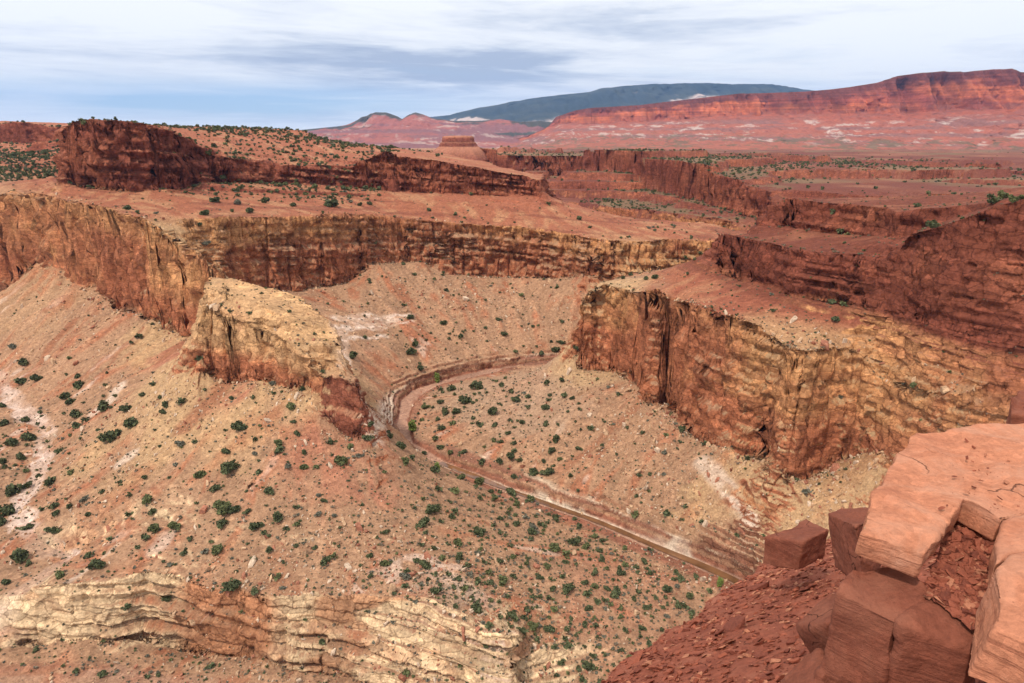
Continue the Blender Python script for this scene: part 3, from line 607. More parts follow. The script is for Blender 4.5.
def mount_paint(G, T, n):
    x, y, z = G[..., 0], G[..., 1], G[..., 2]
    a = fbm(x, y, z, 2200, 5, seed=25, zs=500)
    c = mixc(A3(.028, .042, .045), A3(.06, .070, .060), sstep(-.3, .4, a + .5 * fbm(x, y, z, 300, 3, seed=29)))
    return mixc(c, A3(.55, .42, .36), sstep(.20, .34, a + .25 * fbm(x, y, z, 500, 3, seed=26)) * sstep(1.25, 1.5, T))
loft('forested_mountain', np.linspace(-420, 1480, 900),
     [(curve([(-420, 136), (300, 130), (600, 100), (800, 95), (1480, 125)]), lambda x: x * 0 + 23000),
      (curve([(-420, 134), (300, 131), (380, 126), (400, 121), (430, 119), (440, 118), (460, 112), (480, 107.5), (498, 105), (510, 102), (535, 98), (560, 95), (590, 92), (600, 88.5), (625, 86), (650, 84), (700, 83), (740, 84), (775, 84), (790, 87), (810, 90), (830, 92), (860, 97), (900, 104), (1000, 115), (1480, 128)]), lambda x: x * 0 + 18500),
      (curve([(-420, 140), (380, 132), (500, 118), (600, 104), (800, 104), (900, 118), (1480, 138)]), lambda x: x * 0 + 16000),
      (curve([(-420, 149), (1480, 149)]), lambda x: x * 0 + 11500)],
     mount_paint, 23, 900)

# small butte on the middle plateau
def ring_hill(name, cx, cy, base_z, prof, mat, seed, n=160, sx=1.0):
    rows = []
    ang = np.linspace(0, 2 * math.pi, n)
    for r, z in prof:
        rr = r * (1 + .16 * fbm(np.cos(ang) * 3, np.sin(ang) * 3, z / 30, 1.2, 3, seed=seed))
        rows.append(np.stack([cx + sx * rr * np.cos(ang), cy + rr * np.sin(ang), np.full(n, base_z + z) + .6 * fbm(np.cos(ang) * r, np.sin(ang) * r, z, 9, 2, seed=seed)], -1))
    G = np.array(rows); G[:, -1] = G[:, 0]
    st_ = np.array([1.0 if 0 < abs(prof[min(i + 1, len(prof) - 1)][1] - prof[i][1]) > .8 * abs(prof[min(i + 1, len(prof) - 1)][0] - prof[i][0]) else 0 for i in range(len(prof))])
    C = np.where(st_[:, None, None] > .5, A3(.22, .07, .045), A3(.36, .15, .09)) * np.ones((len(prof), n, 3))
    C = C * (1 + .25 * vnoise(G[..., 0] / 60, G[..., 1] / 60, G[..., 2] / 2.2))[..., None]
    return mesh_grid(name, G, mat, C, extra={'steep': np.repeat(st_[:, None], n, 1)})
bx, by, bz = at(458, 148, 1500)
o = ring_hill('butte', bx, by + 15, bz, [(70, -25), (50, -4), (42, 2), (40, 3.5), (38, 9), (37, 11), (34.5, 12), (33, 19), (32, 23), (29, 24), (16, 25), (.5, 25.3)], M_TERRAIN, 5)
o['kind'] = 'structure'

# the creek
def ribbon(name, pts, w, dz, mat):
    pts = np.array(pts, float); seg = np.linalg.norm(np.diff(pts, axis=0), axis=1); t = np.concatenate([[0], np.cumsum(seg)])
    q = np.linspace(0, t[-1], int(t[-1] / 3)); C = np.stack([np.interp(q, t, pts[:, i]) for i in range(3)], -1)
    for _ in range(4): C[1:-1] = (C[:-2] + C[1:-1] * 2 + C[2:]) / 4
    d = np.gradient(C, axis=0); d[:, 2] = 0; d /= np.linalg.norm(d, axis=1, keepdims=True); nn = np.stack([-d[:, 1], d[:, 0], d[:, 2] * 0], -1)
    k = np.linspace(-1, 1, 5)
    ww = w * (1 + .7 * fbm(C[:, 0], C[:, 1], 0, 22, 3, seed=3))
    G = C[:, None] + nn[:, None] * (k[None, :, None] * ww[:, None, None]); G[..., 2] += dz
    return mesh_grid(name, G, mat)
def simple_mat(name, col, rough=.9, spec=.2, noise=None, amt=.3):
    m = bpy.data.materials.new(name); m.use_nodes = True; nt = m.node_tree; b = nt.nodes['Principled BSDF']
    b.inputs['Base Color'].default_value = (*col, 1); b.inputs['Roughness'].default_value = rough; b.inputs['Specular IOR Level'].default_value = spec
    if noise:
        tc = N(nt, 'ShaderNodeTexCoord'); n = N(nt, 'ShaderNodeTexNoise', i_Scale=noise, i_Detail=4.0); nt.links.new(tc.outputs['Object'], n.inputs['Vector'])
        r = ramp(nt, [(.3, tuple(c * (1 - amt) for c in col)), (.7, tuple(min(.9, c * (1 + amt)) for c in col))]); nt.links.new(n.outputs['Fac'], r.inputs[0]); nt.links.new(r.outputs[0], b.inputs['Base Color'])
    return m
M_WATER = simple_mat('silty_water', (.165, .075, .032), .12, .5, .15, .35)
creek = ribbon('creek_water', [atz(*p) for p in CREEK[11:21]], 1.9, .42, M_WATER); creek['kind'] = 'structure'

# ------------------------------------------------------------------ casting from the camera on to the ground
bpy.context.view_layer.update()
DG = bpy.context.evaluated_depsgraph_get()
def hit(x, y):
    d = Vector(ray(x, y)).normalized()
    ok, loc, n, _ = terrain.ray_cast(Vector((0, 0, 0)), d)
    return (np.array(loc), np.array(n)) if ok and loc.length < 7000 else (None, None)
def to_px(p):
    dep = p[1] * CP - p[2] * SP; up = p[1] * SP + p[2] * CP
    return 512 + F * p[0] / dep, 341.5 - F * up / dep
def seen(p, h=1.5):
    d = Vector((p[0], p[1], p[2] + h)); L_ = d.length
    ok, loc, n, _ = terrain.ray_cast(Vector((0, 0, 0)), d.normalized())
    return (not ok) or (loc.length > L_ - 4)
def raw_mesh(name, V, Fc, mats, idx=None, smooth=False):
    me = bpy.data.meshes.new(name)
    V = np.asarray(V, np.float32); Fc = np.asarray(Fc, np.int32); k = Fc.shape[1]
    me.vertices.add(len(V)); me.vertices.foreach_set('co', V.reshape(-1))
    me.loops.add(Fc.size); me.loops.foreach_set('vertex_index', Fc.reshape(-1))
    me.polygons.add(len(Fc)); me.polygons.foreach_set('loop_start', np.arange(0, Fc.size, k, dtype=np.int32))
    me.polygons.foreach_set('use_smooth', np.full(len(Fc), smooth))
    if idx is not None: me.polygons.foreach_set('material_index', np.asarray(idx, np.int32))
    me.update(calc_edges=True)
    for m in mats: me.materials.append(m)
    return me
def link(name, me, parent=None):
    o = bpy.data.objects.new(name, me); COL.objects.link(o)
    if parent is not None: o.parent = parent
    return o

# ------------------------------------------------------------------ vegetation
M_JUN = simple_mat('juniper_green', (.088, .096, .043), .85, .15, 1.2, .45)
M_OLV = simple_mat('olive_green', (.12, .125, .05), .85, .15, 1.2, .4)
M_SAGE = simple_mat('sage_grey', (.155, .142, .10), .9, .1, 1.5, .35)
M_DEAD = simple_mat('dry_brush', (.21, .155, .105), .95, .1, 1.5, .3)
M_BRT = simple_mat('fresh_green', (.19, .24, .055), .8, .2, 1.2, .35)
M_BARK = simple_mat('bark', (.14, .095, .065), .95, .1, 3, .3)
def crown_mesh(name, mat, seed, n=420, w=1.0, h=.85, lumps=6, leaf=.17, base=.12):
    r = np.random.default_rng(seed)
    cen = r.normal(0, .34, (lumps, 3)) * [w, w, h * .62]; cen[:, 2] += h * .62; cen[0] = (0, 0, h * .6)
    rad = r.uniform(.34, .56, lumps); rad[0] = .62
    V = []
    while len(V) < n:
        k = r.integers(lumps); d = r.normal(size=3); d /= np.linalg.norm(d)
        p = cen[k] + d * rad[k] * np.array([w, w, h]) * r.uniform(.55, 1.02)
        if p[2] > base: V.append(p)
    V = np.array(V); q = []; f = []
    for i, p in enumerate(V):
        a = r.normal(size=3); a /= np.linalg.norm(a); b = np.cross(a, r.normal(size=3)); b /= np.linalg.norm(b)
        s = leaf * r.uniform(.6, 1.35)
        q += [p - a * s - b * s * .5, p + a * s * .9 - b * s * .6, p + a * s * .7 + b * s * .7, p - a * s * .6 + b * s * .6]
        f.append([4 * i, 4 * i + 1, 4 * i + 2, 4 * i + 3])
    return raw_mesh(name, q, f, [mat])
def trunk_mesh(name, mat, seed, h=.75, r0=.09):
    r = np.random.default_rng(seed); V = []; Fc = []
    def limb(a, b, ra, rb):
        a = np.array(a); b = np.array(b); d = b - a; d /= np.linalg.norm(d); u = np.cross(d, [.3, .9, .2]); u /= np.linalg.norm(u); w = np.cross(d, u); k0 = len(V)
        for p, q in ((a, ra), ((a + b) / 2 + r.normal(0, .02, 3), (ra + rb) / 2), (b, rb)):
            for t in range(6): V.append(p + q * (u * math.cos(t * math.pi / 3) + w * math.sin(t * math.pi / 3)))
        for s in range(2):
            for t in range(6): Fc.append([k0 + s * 6 + t, k0 + s * 6 + (t + 1) % 6, k0 + s * 6 + 6 + (t + 1) % 6, k0 + s * 6 + 6 + t])
    limb((0, 0, -.15), (.03, .02, h * .45), r0, r0 * .7)
    for k in range(4):
        t = k * 1.6 + r.uniform(0, 1); limb((.03, .02, h * .3 + .05 * k), (.4 * math.cos(t), .4 * math.sin(t), h * r.uniform(.6, 1)), r0 * .55, r0 * .2)
    return raw_mesh(name, V, Fc, [mat])
CROWNS = {'dark green': [crown_mesh('crown', M_JUN, 100 + i, w=1.0, h=(.8, .95, .7, 1.1, .85)[i], lumps=(6, 5, 7, 5, 8)[i]) for i in range(5)],
          'olive green': [crown_mesh('crown', M_OLV, 120 + i, w=1.0, h=(.8, .95, .7)[i], lumps=(6, 5, 7)[i]) for i in range(3)],
          'grey': [crown_mesh('crown', M_SAGE, 140 + i, w=1.0, h=(.6, .7, .55)[i], lumps=(6, 5, 7)[i], leaf=.13) for i in range(3)],
          'bright green': [crown_mesh('crown', M_BRT, 160 + i, w=.8, h=(1.5, 1.3)[i], lumps=7, leaf=.14) for i in range(2)]}
TRUNKS = [trunk_mesh('trunk', M_BARK, 200 + i) for i in range(3)]

J, O, G_, B_ = 'dark green', 'olive green', 'grey', 'bright green'
TRACED = [(13,344,10,G_),(24,361,10,J),(22,378,14,J),(37,377,10,J),(2,404,8,J),(5,421,10,J),(26,417,11,J),(13,440,13,J),(29,435,14,J),(21,455,11,J),(3,460,9,J),(13,487,17,J),(27,484,10,J),(7,509,16,J),(3,519,12,J),(29,524,11,J),(40,475,7,J),
(50,480,11,J),(55,504,9,J),(55,512,10,J),(78,375,8,J),(78,384,12,J),(65,394,13,J),(70,400,9,J),(76,412,12,J),(77,423,11,J),(104,404,15,J),(126,407,12,J),(130,421,16,J),(110,434,19,J),(143,393,8,J),(139,335,7,J),(131,341,5,J),(165,403,9,J),(163,411,7,J),(160,396,6,J),
(181,441,12,G_),(199,357,8,J),(240,425,15,J),(232,397,6,J),(273,381,10,G_),(292,404,12,O),(302,388,7,J),(294,420,7,J),(279,441,11,O),(297,432,8,J),(226,450,9,J),(228,465,18,J),(199,472,14,O),(216,486,11,J),(255,452,7,G_),(268,489,12,J),(148,496,15,O),(153,510,9,J),(160,445,5,J),(145,476,7,J),
(84,497,9,G_),(103,490,6,J),(88,513,8,J),(69,505,7,J),(174,523,14,O),(155,527,13,O),(222,506,19,O),(221,521,14,J),(248,509,8,J),(279,515,14,J),(254,524,14,J),(287,464,8,G_),(303,465,10,O),(317,465,7,O),(304,451,7,J),(318,512,9,G_),(337,458,9,J),(323,499,7,J),
(12,488,13,J),(98,561,17,J),(61,572,13,O),(22,553,18,J),(6,580,11,J),(55,528,11,J),(185,551,8,J),(217,547,16,O),(270,548,9,J),(233,583,18,J),(296,544,7,J),(316,546,6,J),(371,554,8,J),(425,562,14,J),(424,519,15,J),(457,539,13,O),(452,515,8,J),(481,530,11,J),(499,559,10,J),(454,585,7,J),(478,603,6,J),(455,605,7,J),(406,573,14,G_),
(406,459,11,O),(341,460,14,O),(434,468,11,J),(358,454,9,G_),(370,422,10,J),(367,435,12,J),(401,444,12,J),(390,435,8,O),(437,467,10,B_),(432,506,15,J),(477,530,11,J),(450,451,8,O),(464,450,8,J),(482,460,9,J),(511,454,12,J),(500,460,8,J),(515,442,6,J),(501,440,7,J),(509,432,6,J),(522,421,7,J),(492,409,14,J),(465,399,12,J),(456,410,9,J),
(445,412,7,J),(425,405,9,O),(440,401,7,J),(442,427,8,J),(435,436,8,O),(440,445,9,J),(424,452,7,J),(495,423,7,J),(516,397,10,J),(452,387,9,J),(477,384,13,J),(501,384,7,J),(532,469,8,J),(514,475,7,J),(511,489,12,J),(517,502,9,O),(491,490,7,J),(480,480,12,O),(461,475,12,O),(516,522,8,J),(531,530,10,J),(480,497,6,J),(494,497,8,O),(500,517,7,J),
(556,437,8,J),(551,449,9,J),(549,469,13,J),(535,471,9,J),(544,460,6,J),(560,457,7,O),(578,447,7,J),(602,444,6,J),(531,497,12,O),(556,517,10,J),(574,539,14,J),(586,544,11,O),(535,526,13,G_),(554,546,13,O),(602,557,8,J),(621,571,10,J),(540,576,8,J),(567,585,15,J),(586,581,8,J),(594,584,9,O),(607,587,8,J),(547,565,9,O),(579,525,8,J),(600,549,8,J),(601,539,7,J),(625,546,8,O),
(644,559,8,J),(676,570,7,J),(677,584,8,G_),(690,595,9,O),(720,583,10,B_),(552,587,9,J),(565,560,7,J),(527,562,7,O),(634,597,7,J),(646,605,9,J),(641,626,9,J),(625,628,7,J),(649,641,8,J),(621,615,7,O),(588,606,9,J),(667,614,8,G_),(662,628,5,J),(599,643,7,G_),(585,622,9,J),(670,631,5,O),
(410,316,7,J),(444,322,7,J),(504,333,7,J),(461,335,7,J),(498,318,6,J),(411,350,10,J),(415,343,9,J),(353,354,10,J),(421,367,9,J),(555,349,8,J),(576,347,6,J),(542,352,6,J),(533,325,5,J),(438,379,9,B_),(412,426,14,B_),(547,381,7,J),(562,379,7,J),(550,394,6,J),(546,406,9,J),(572,397,6,J),(517,398,9,J),(555,438,9,J),
(216,199,9,J),(206,212,8,J),(232,210,5,O),(238,201,9,G_),(249,210,7,J),(265,200,8,J),(294,204,6,J),(334,202,13,J),(360,204,5,J),(370,203,5,J),(224,177,6,J),(240,179,5,J),(238,189,6,J),(315,185,8,O),(344,187,6,J),(128,206,8,J),(156,212,5,G_),(205,212,8,J),(199,224,6,J),(206,242,8,G_),(209,153,7,O),
(84,122,7,O),(623,277,5,J),(630,274,5,J),(646,277,6,J),(655,276,7,J),(685,256,8,J),(700,252,6,J),(993,200,10,J),(1001,196,11,O),(1012,199,9,O),(1022,196,8,O),(15,155,6,J),(32,152,6,J),(41,156,6,J)]
def thin(cands, mind):
    out = []; cell = {}
    for c in cands:
        k = (int(c[0] // mind), int(c[1] // mind))
        if all(math.hypot(c[0] - q[0], c[1] - q[1]) > mind for a in (-1, 0, 1) for b in (-1, 0, 1) for q in cell.get((k[0] + a, k[1] + b), [])):
            cell.setdefault(k, []).append(c); out.append(c)
    return out
flatn = nrm[..., 2]; PX, PY = to_px((X, Yv, Z))
vis_band = (PX > -120) & (PX < 1140) & (PY < 760)
# where scrub grows, and how thick
dens = 0.16 + 0.0 * X
dens = dens + .9 * np.maximum.reduce([blob((470, 400), 440, 55), blob((570, 560), 245, 60), .7 * blob((480, 500), 300, 40), .9 * blob((20, 480), 350, 60), .45 * blob((480, 320), 570, 110)])
dens = dens + 6.5 * sstep(8, 14, strat(X, Yv, Z)) * sstep(560, 640, Yv) * sstep(-120, -160, X) * sstep(1200, 950, Yv) + 7.0 * blob((25, 168), 900, 170) + 3.0 * far * sstep(-.05, .3, fbm(X, Yv, 0, 260, 3, seed=81)) * sstep(2600, 1500, Yv)
dens = dens + 1.3 * blob((670, 230), 690, 45)
_g = march(850, 165); dens = dens + 7 * sstep(1.3, .7, np.hypot((X - _g[0]) / 420, (Yv - _g[1]) / 190)) * (.4 + sstep(-.2, .2, fbm(X, Yv, 0, 70, 3, seed=111)))
for _q in ((500, 400), (560, 430), (440, 420), (520, 505), (600, 560)):
    _g = march(*_q); dens = dens + .5 * sstep(34, 14, np.hypot(X - _g[0], Yv - _g[1]))
def scatter(n, w):
    w = (w * vis_band).reshape(-1); c = np.cumsum(w); k = np.searchsorted(c, rng.random(n) * c[-1]); return k
Pf = P.reshape(-1, 3)
area = RR * RR                      # grid cells grow with distance
pxs = 1.0 / np.maximum(RR, 1)
ok_slope = sstep(.70, .82, flatn) * (ckd > 6)
cand = scatter(14000, dens * ok_slope * np.where(RR > 860, 5.0, 1))
SHRUBS = []                          # (point, width in metres, kind, traced)
for x, y, w, kind in TRACED:
    p, n = hit(x, min(y + w * .38, 680))
    if p is None: continue
    SHRUBS.append((p, w * p[1] / F * .98 * math.hypot(1, 0), kind, True))
tr2 = [(q[0][0], q[0][1]) for q in SHRUBS]
kinds = rng.choice(4, len(cand), p=[.62, .18, .20, 0])
sizes = np.clip(rng.lognormal(.88, .36, len(cand)), 1.1, 4.6)
order = thin([(Pf[k][0], Pf[k][1], Pf[k][2], kinds[i], sizes[i]) for i, k in enumerate(cand)], 2.6)
for c in order:
    if any(math.hypot(c[0] - a, c[1] - b) < 4 for a, b in tr2): continue
    big = 1.0 + .35 * (c[1] > 650)
    SHRUBS.append((np.array(c[:3]), float(c[4]) * big * (.75 if c[3] == 2 else 1), (J, O, G_, B_)[c[3]], False))
def app(s): return s[1] / max(1, np.linalg.norm(s[0]))
tr = [s for s in SHRUBS if s[3]]; rest = sorted([s for s in SHRUBS if not s[3]], key=app, reverse=True)
NKEEP = 262
while len(tr) < NKEEP and rest:
    s = rest.pop(0); u, v = to_px(s[0])
    if 3 < u < 1020 and v < 680 and seen(s[0]) and not (u > 575 and v > 1195 - u * .83): tr.append(s)
    else: tr.append(None) if False else SHRUBS.append(s)
kept = set(id(s) for s in tr); rest = [s for s in SHRUBS if id(s) not in kept]
seen_ids = set(); rest = [s for s in rest if not (id(s) in seen_ids or seen_ids.add(id(s)))]
MARKS = [('the tan rock fin', 270, 345), ('the pink wash at the left edge', 20, 425), ('the pale sand patch at lower left', 65, 550), ('the banded cream cliff at the bottom', 250, 615), ('the dark red outcrop on the near ridge', 365, 480),
         ('the straight brown reach of the creek', 640, 535), ('the inside of the creek bend', 470, 425), ('the upper bend of the creek', 500, 366), ('the foot of the right promontory', 640, 425), ('the pale banded ledges beyond the fin', 375, 328),
         ('the red scree edge', 650, 640), ('the red alcove below the left cliff', 185, 345), ('the middle bench under the upper cliff', 270, 200), ('the middle mesa top', 270, 145), ('the far left bench', 30, 168), ('the tan bench behind the promontory', 680, 240),
         ('the rim of the right promontory', 640, 280), ('the top of the right upper cliff', 1005, 195), ('the far plateau', 820, 165), ('the boulder field by the right cliff', 830, 490), ('the middle of the near ridge slope', 215, 475), ('the talus under the middle cliff', 480, 310), ('the end of the cream cliff', 470, 610), ('the pale ledge above the creek', 500, 482)]
def describe(items, noun, adj):
    """labels that single each plant or stone out by look, landmark and, where several still agree, its order among them"""
    rows = []
    for p, w, kind, _ in items:
        u, v = to_px(p); m = min(MARKS, key=lambda q: math.hypot(u - q[1], (v - q[2]) * 1.3)); dx, dy = u - m[1], (v - m[2]) * 1.3
        d = math.hypot(dx, dy)
        rel = 'on' if d < 9 else ('right of' if dx > 0 else 'left of') if abs(dx) > abs(dy) else ('below' if dy > 0 else 'above')
        a = w / np.linalg.norm(p) * F
        size = 'large' if a > 13 else 'mid-sized' if a > 9 else 'small' if a > 6.5 else 'tiny'
        rows.append((f'{size} {kind} {noun(kind)} {rel} {m[0]}', u, v))
    out = [None] * len(rows); groups = {}
    for i, r in enumerate(rows): groups.setdefault(r[0], []).append(i)
    words = ['', 'second', 'third', 'fourth', 'fifth', 'sixth', 'seventh', 'eighth', 'ninth', 'tenth', 'eleventh', 'twelfth', 'thirteenth', 'fourteenth', 'fifteenth', 'sixteenth', 'seventeenth', 'eighteenth', 'nineteenth', 'twentieth']
    for t, ids in groups.items():
        if len(ids) == 1: out[ids[0]] = t; continue
        ax = 1 if np.ptp([rows[i][1] for i in ids]) > np.ptp([rows[i][2] for i in ids]) else 2
        ids = sorted(ids, key=lambda i: rows[i][ax]); n = len(ids)
        for k, i in enumerate(ids):
            if ax == 1: o_ = 'leftmost' if k == 0 else 'rightmost' if k == n - 1 else words[min(k, 19)] + ' from left'
            else: o_ = 'highest' if k == 0 else 'lowest' if k == n - 1 else words[min(k, 19)] + ' from top'
            out[i] = f'{t}, {o_}'
    return out
NOUN = {J: 'juniper', O: 'shrub', G_: 'sagebrush', B_: 'cottonwood'}
labels = describe(tr, lambda k: NOUN[k], None)
for s, lab in zip(tr, labels):
    p, w, kind, _ = s; a = w / np.linalg.norm(p) * F
    nm = NOUN[kind]; i = random.randrange(99)
    cm = CROWNS[kind][i % len(CROWNS[kind])]
    sc = w / 1.75; zr = random.uniform(0, 6.28)
    r = bpy.data.objects.new(nm, None); COL.objects.link(r); r.empty_display_size = .5
    r.location = (p[0], p[1], p[2] - .05); r.rotation_euler = (0, 0, zr); r.scale = (sc, sc * random.uniform(.85, 1.15), sc * random.uniform(.9, 1.12))
    for part, me in (('crown', cm), ('trunk', TRUNKS[i % 3])):
        c = bpy.data.objects.new(part, me); COL.objects.link(c); c.parent = r
    r['label'] = lab; r['category'] = 'tree' if kind == B_ else 'shrub'
    r['group'] = {J: 'junipers on the canyon slopes', O: 'olive green shrubs on the canyon slopes', G_: 'grey sagebrush on the canyon slopes', B_: 'fresh green cottonwoods along the creek'}[kind]

# the rest of the scrub, too many to count: one mass of small plants
def merged(name, items, protos, mats, kindidx):
    VV, FF, MI = [], [], []; off = 0
    for p, w, kind, zr in items:
        v, f = protos[kind][int(zr * 10) % len(protos[kind])]
        c, s_ = math.cos(zr), math.sin(zr); q = v * (w / 1.75)
        VV.append(np.stack([q[:, 0] * c - q[:, 1] * s_, q[:, 0] * s_ + q[:, 1] * c, q[:, 2]], -1) + p); FF.append(f + off); off += len(v)
        MI.append(np.full(len(f), kindidx[kind]))
    return raw_mesh(name, np.concatenate(VV), np.concatenate(FF), mats, np.concatenate(MI))
def mesh_arrays(me):
    v = np.empty(len(me.vertices) * 3, np.float32); me.vertices.foreach_get('co', v); f = np.empty(len(me.loops), np.int32); me.loops.foreach_get('vertex_index', f); return v.reshape(-1, 3), f.reshape(-1, 4)
LOW = {}
for kind, mat, sd_ in ((J, M_JUN, 300), (O, M_OLV, 310), (G_, M_SAGE, 320), (B_, M_BRT, 330), ('dry', M_DEAD, 340)):
    LOW[kind] = [mesh_arrays(crown_mesh('scrub_proto', mat, sd_ + i, n=60, leaf=.3, h=.75 if kind != G_ else .55, base=.05)) for i in range(4)]
ks = scatter(15000, (.35 + dens * .5) * ok_slope * sstep(900, 700, RR))
tiny = [(Pf[k], float(np.clip(rng.lognormal(-.25, .4), .4, 1.6)), (G_, J, O, 'dry')[rng.choice(4, p=[.34, .27, .14, .25])], rng.random() * 6.28) for k in ks if True]
items = [(s[0], s[1], s[2], rng.random() * 6.28) for s in rest] + tiny
sb = link('scrub', merged('scrub', items, LOW, [M_JUN, M_OLV, M_SAGE, M_BRT, M_DEAD], {J: 0, O: 1, G_: 2, B_: 3, 'dry': 4})); sb['kind'] = 'stuff'

# ------------------------------------------------------------------ stones: rubble as stuff, the big boulders one by one
def rock_proto(seed, flat=.7, n=26):
    r = np.random.default_rng(seed); pts = r.normal(size=(n, 3)); pts /= np.linalg.norm(pts, axis=1, keepdims=True); pts = np.sign(pts) * np.abs(pts) ** .6 * [1, r.uniform(.6, .95), flat] * .6
    bm = bmesh.new(); [bm.verts.new(p) for p in pts]; ret = bmesh.ops.convex_hull(bm, input=bm.verts)
    bmesh.ops.delete(bm, geom=[v for v in bm.verts if not v.link_faces], context='VERTS'); bmesh.ops.triangulate(bm, faces=bm.faces)
    bm.verts.ensure_lookup_table(); bm.verts.index_update()
    v = np.array([q.co[:] for q in bm.verts], np.float32); f = np.array([[q.index for q in t.verts] for t in bm.faces], np.int32); bm.free(); return v, f
ROCKS = [rock_proto(500 + i, (.7, .5, .85, .6)[i % 4], 14) for i in range(8)]
M_RUB = [rock_material('rubble_tan', attr=False, base=(.50, .31, .18), unit=.6), rock_material('rubble_pale', attr=False, base=(.58, .42, .29), unit=.6), rock_material('rubble_red', attr=False, base=(.36, .145, .085), unit=.6)]
def tumble(p, w, r):
    v, f = ROCKS[r.integers(8)]; a = r.normal(size=(3, 3)); q, _ = np.linalg.qr(a); q = q * .35 + np.eye(3) * .65
    z = r.random() * 6.28; R_ = np.array([[math.cos(z), -math.sin(z), 0], [math.sin(z), math.cos(z), 0], [0, 0, 1]])
    return (v * w) @ (q @ R_).T + p, f
rr_ = np.random.default_rng(77)
bould = .25 + 1.3 * np.maximum.reduce([1.2 * blob((835, 480), 262, 45), blob((640, 415), 350, 30), blob((700, 480), 275, 40), .8 * blob((460, 290), 620, 60), .6 * blob((60, 330), 520, 70), .7 * blob((100, 470), 330, 60), .8 * blob((300, 670), 200, 60), .8 * blob((440, 570), 225, 40)])
bould = bould + .7 * sstep(-48, -56, strat(X, Yv, Z)) * sstep(-84, -68, strat(X, Yv, Z))
ks = scatter(22000, bould * sstep(.6, .75, flatn) * (ckd > 4) * sstep(800, 600, RR) * (strat(X, Yv, Z) < 3))
VV, FF, MI = [], [], []; off = 0
for k in ks:
    w = float(np.clip(rr_.lognormal(-.45, .68), .3, 4.6)) * (.8 + RR.reshape(-1)[k] / 900); v, f = tumble(Pf[k] + [0, 0, .12 * w], w, rr_)
    VV.append(v); FF.append(f + off); off += len(v); MI.append(np.full(len(f), rr_.choice(3, p=[.5, .27, .23])))
rb = link('talus_rubble', raw_mesh('talus_rubble', np.concatenate(VV), np.concatenate(FF), M_RUB, np.concatenate(MI))); rb['kind'] = 'stuff'
BOULDERS = [(646, 486, 13, 1, 'pale angular boulder standing on the talus left of the white rock spur'), (637, 470, 13, 0, 'broad tan boulder just above the pale angular one on the talus'), (598, 448, 11, 0, 'tan block beside a shrub on the slope under the right promontory'), (580, 392, 8, 0, 'tan boulder on the slope below the left corner of the right promontory'),
            (597, 400, 8, 0, 'squarish tan boulder left of the foot of the red column'), (628, 389, 8, 0, 'tan boulder resting against the foot of the red column'), (510, 466, 6, 2, 'dark red boulder alone on the inside slope of the creek bend'), (527, 479, 7, 2, 'dark red boulder on the pale ledge above the creek'),
            (463, 568, 12, 1, 'pale rounded boulder above the right end of the cream cliff'), (441, 574, 9, 0, 'tan boulder left of the pale rounded one above the cream cliff'), (392, 587, 17, 0, 'wide tan slab on the rim of the cream cliff'), (352, 590, 12, 0, 'dark tan boulder at the rim of the cream cliff'), (386, 622, 9, 1, 'cream boulder in the hollow of the stepped cream cliff'),
            (601, 625, 7, 0, 'tan boulder on the grey flat near the red scree'), (582, 513, 7, 0, 'tan boulder in the bed beside the creek'), (810, 485, 7, 1, 'pale boulder under the shaded alcove of the right cliff'), (838, 494, 8, 0, 'tan boulder among the rubble by the right alcove'), (793, 492, 6, 2, 'dark red boulder at the foot of the right cliff corner'),
            (76, 362, 8, 2, 'dark red boulder on the left talus above the junipers'), (93, 326, 8, 2, 'red block on the upper left talus')]
for x, y, w, c, lab in BOULDERS:
    p, n = hit(x, y + w * .3)
    if p is None: continue
    W = w * p[1] / F * 1.0; v, f = tumble(np.zeros(3), W, rr_)
    me = raw_mesh('boulder', v, f, [M_RUB[c]]); o = link('boulder', me); o.location = p + np.array([0, 0, .22 * W])
    bm = bmesh.new(); bm.from_mesh(me); bmesh.ops.bevel(bm, geom=bm.edges, offset=.05 * W, segments=1, affect='EDGES'); bm.to_mesh(me); bm.free()
    o['label'] = lab; o['category'] = 'boulder'; o['group'] = 'boulders on the canyon slopes'

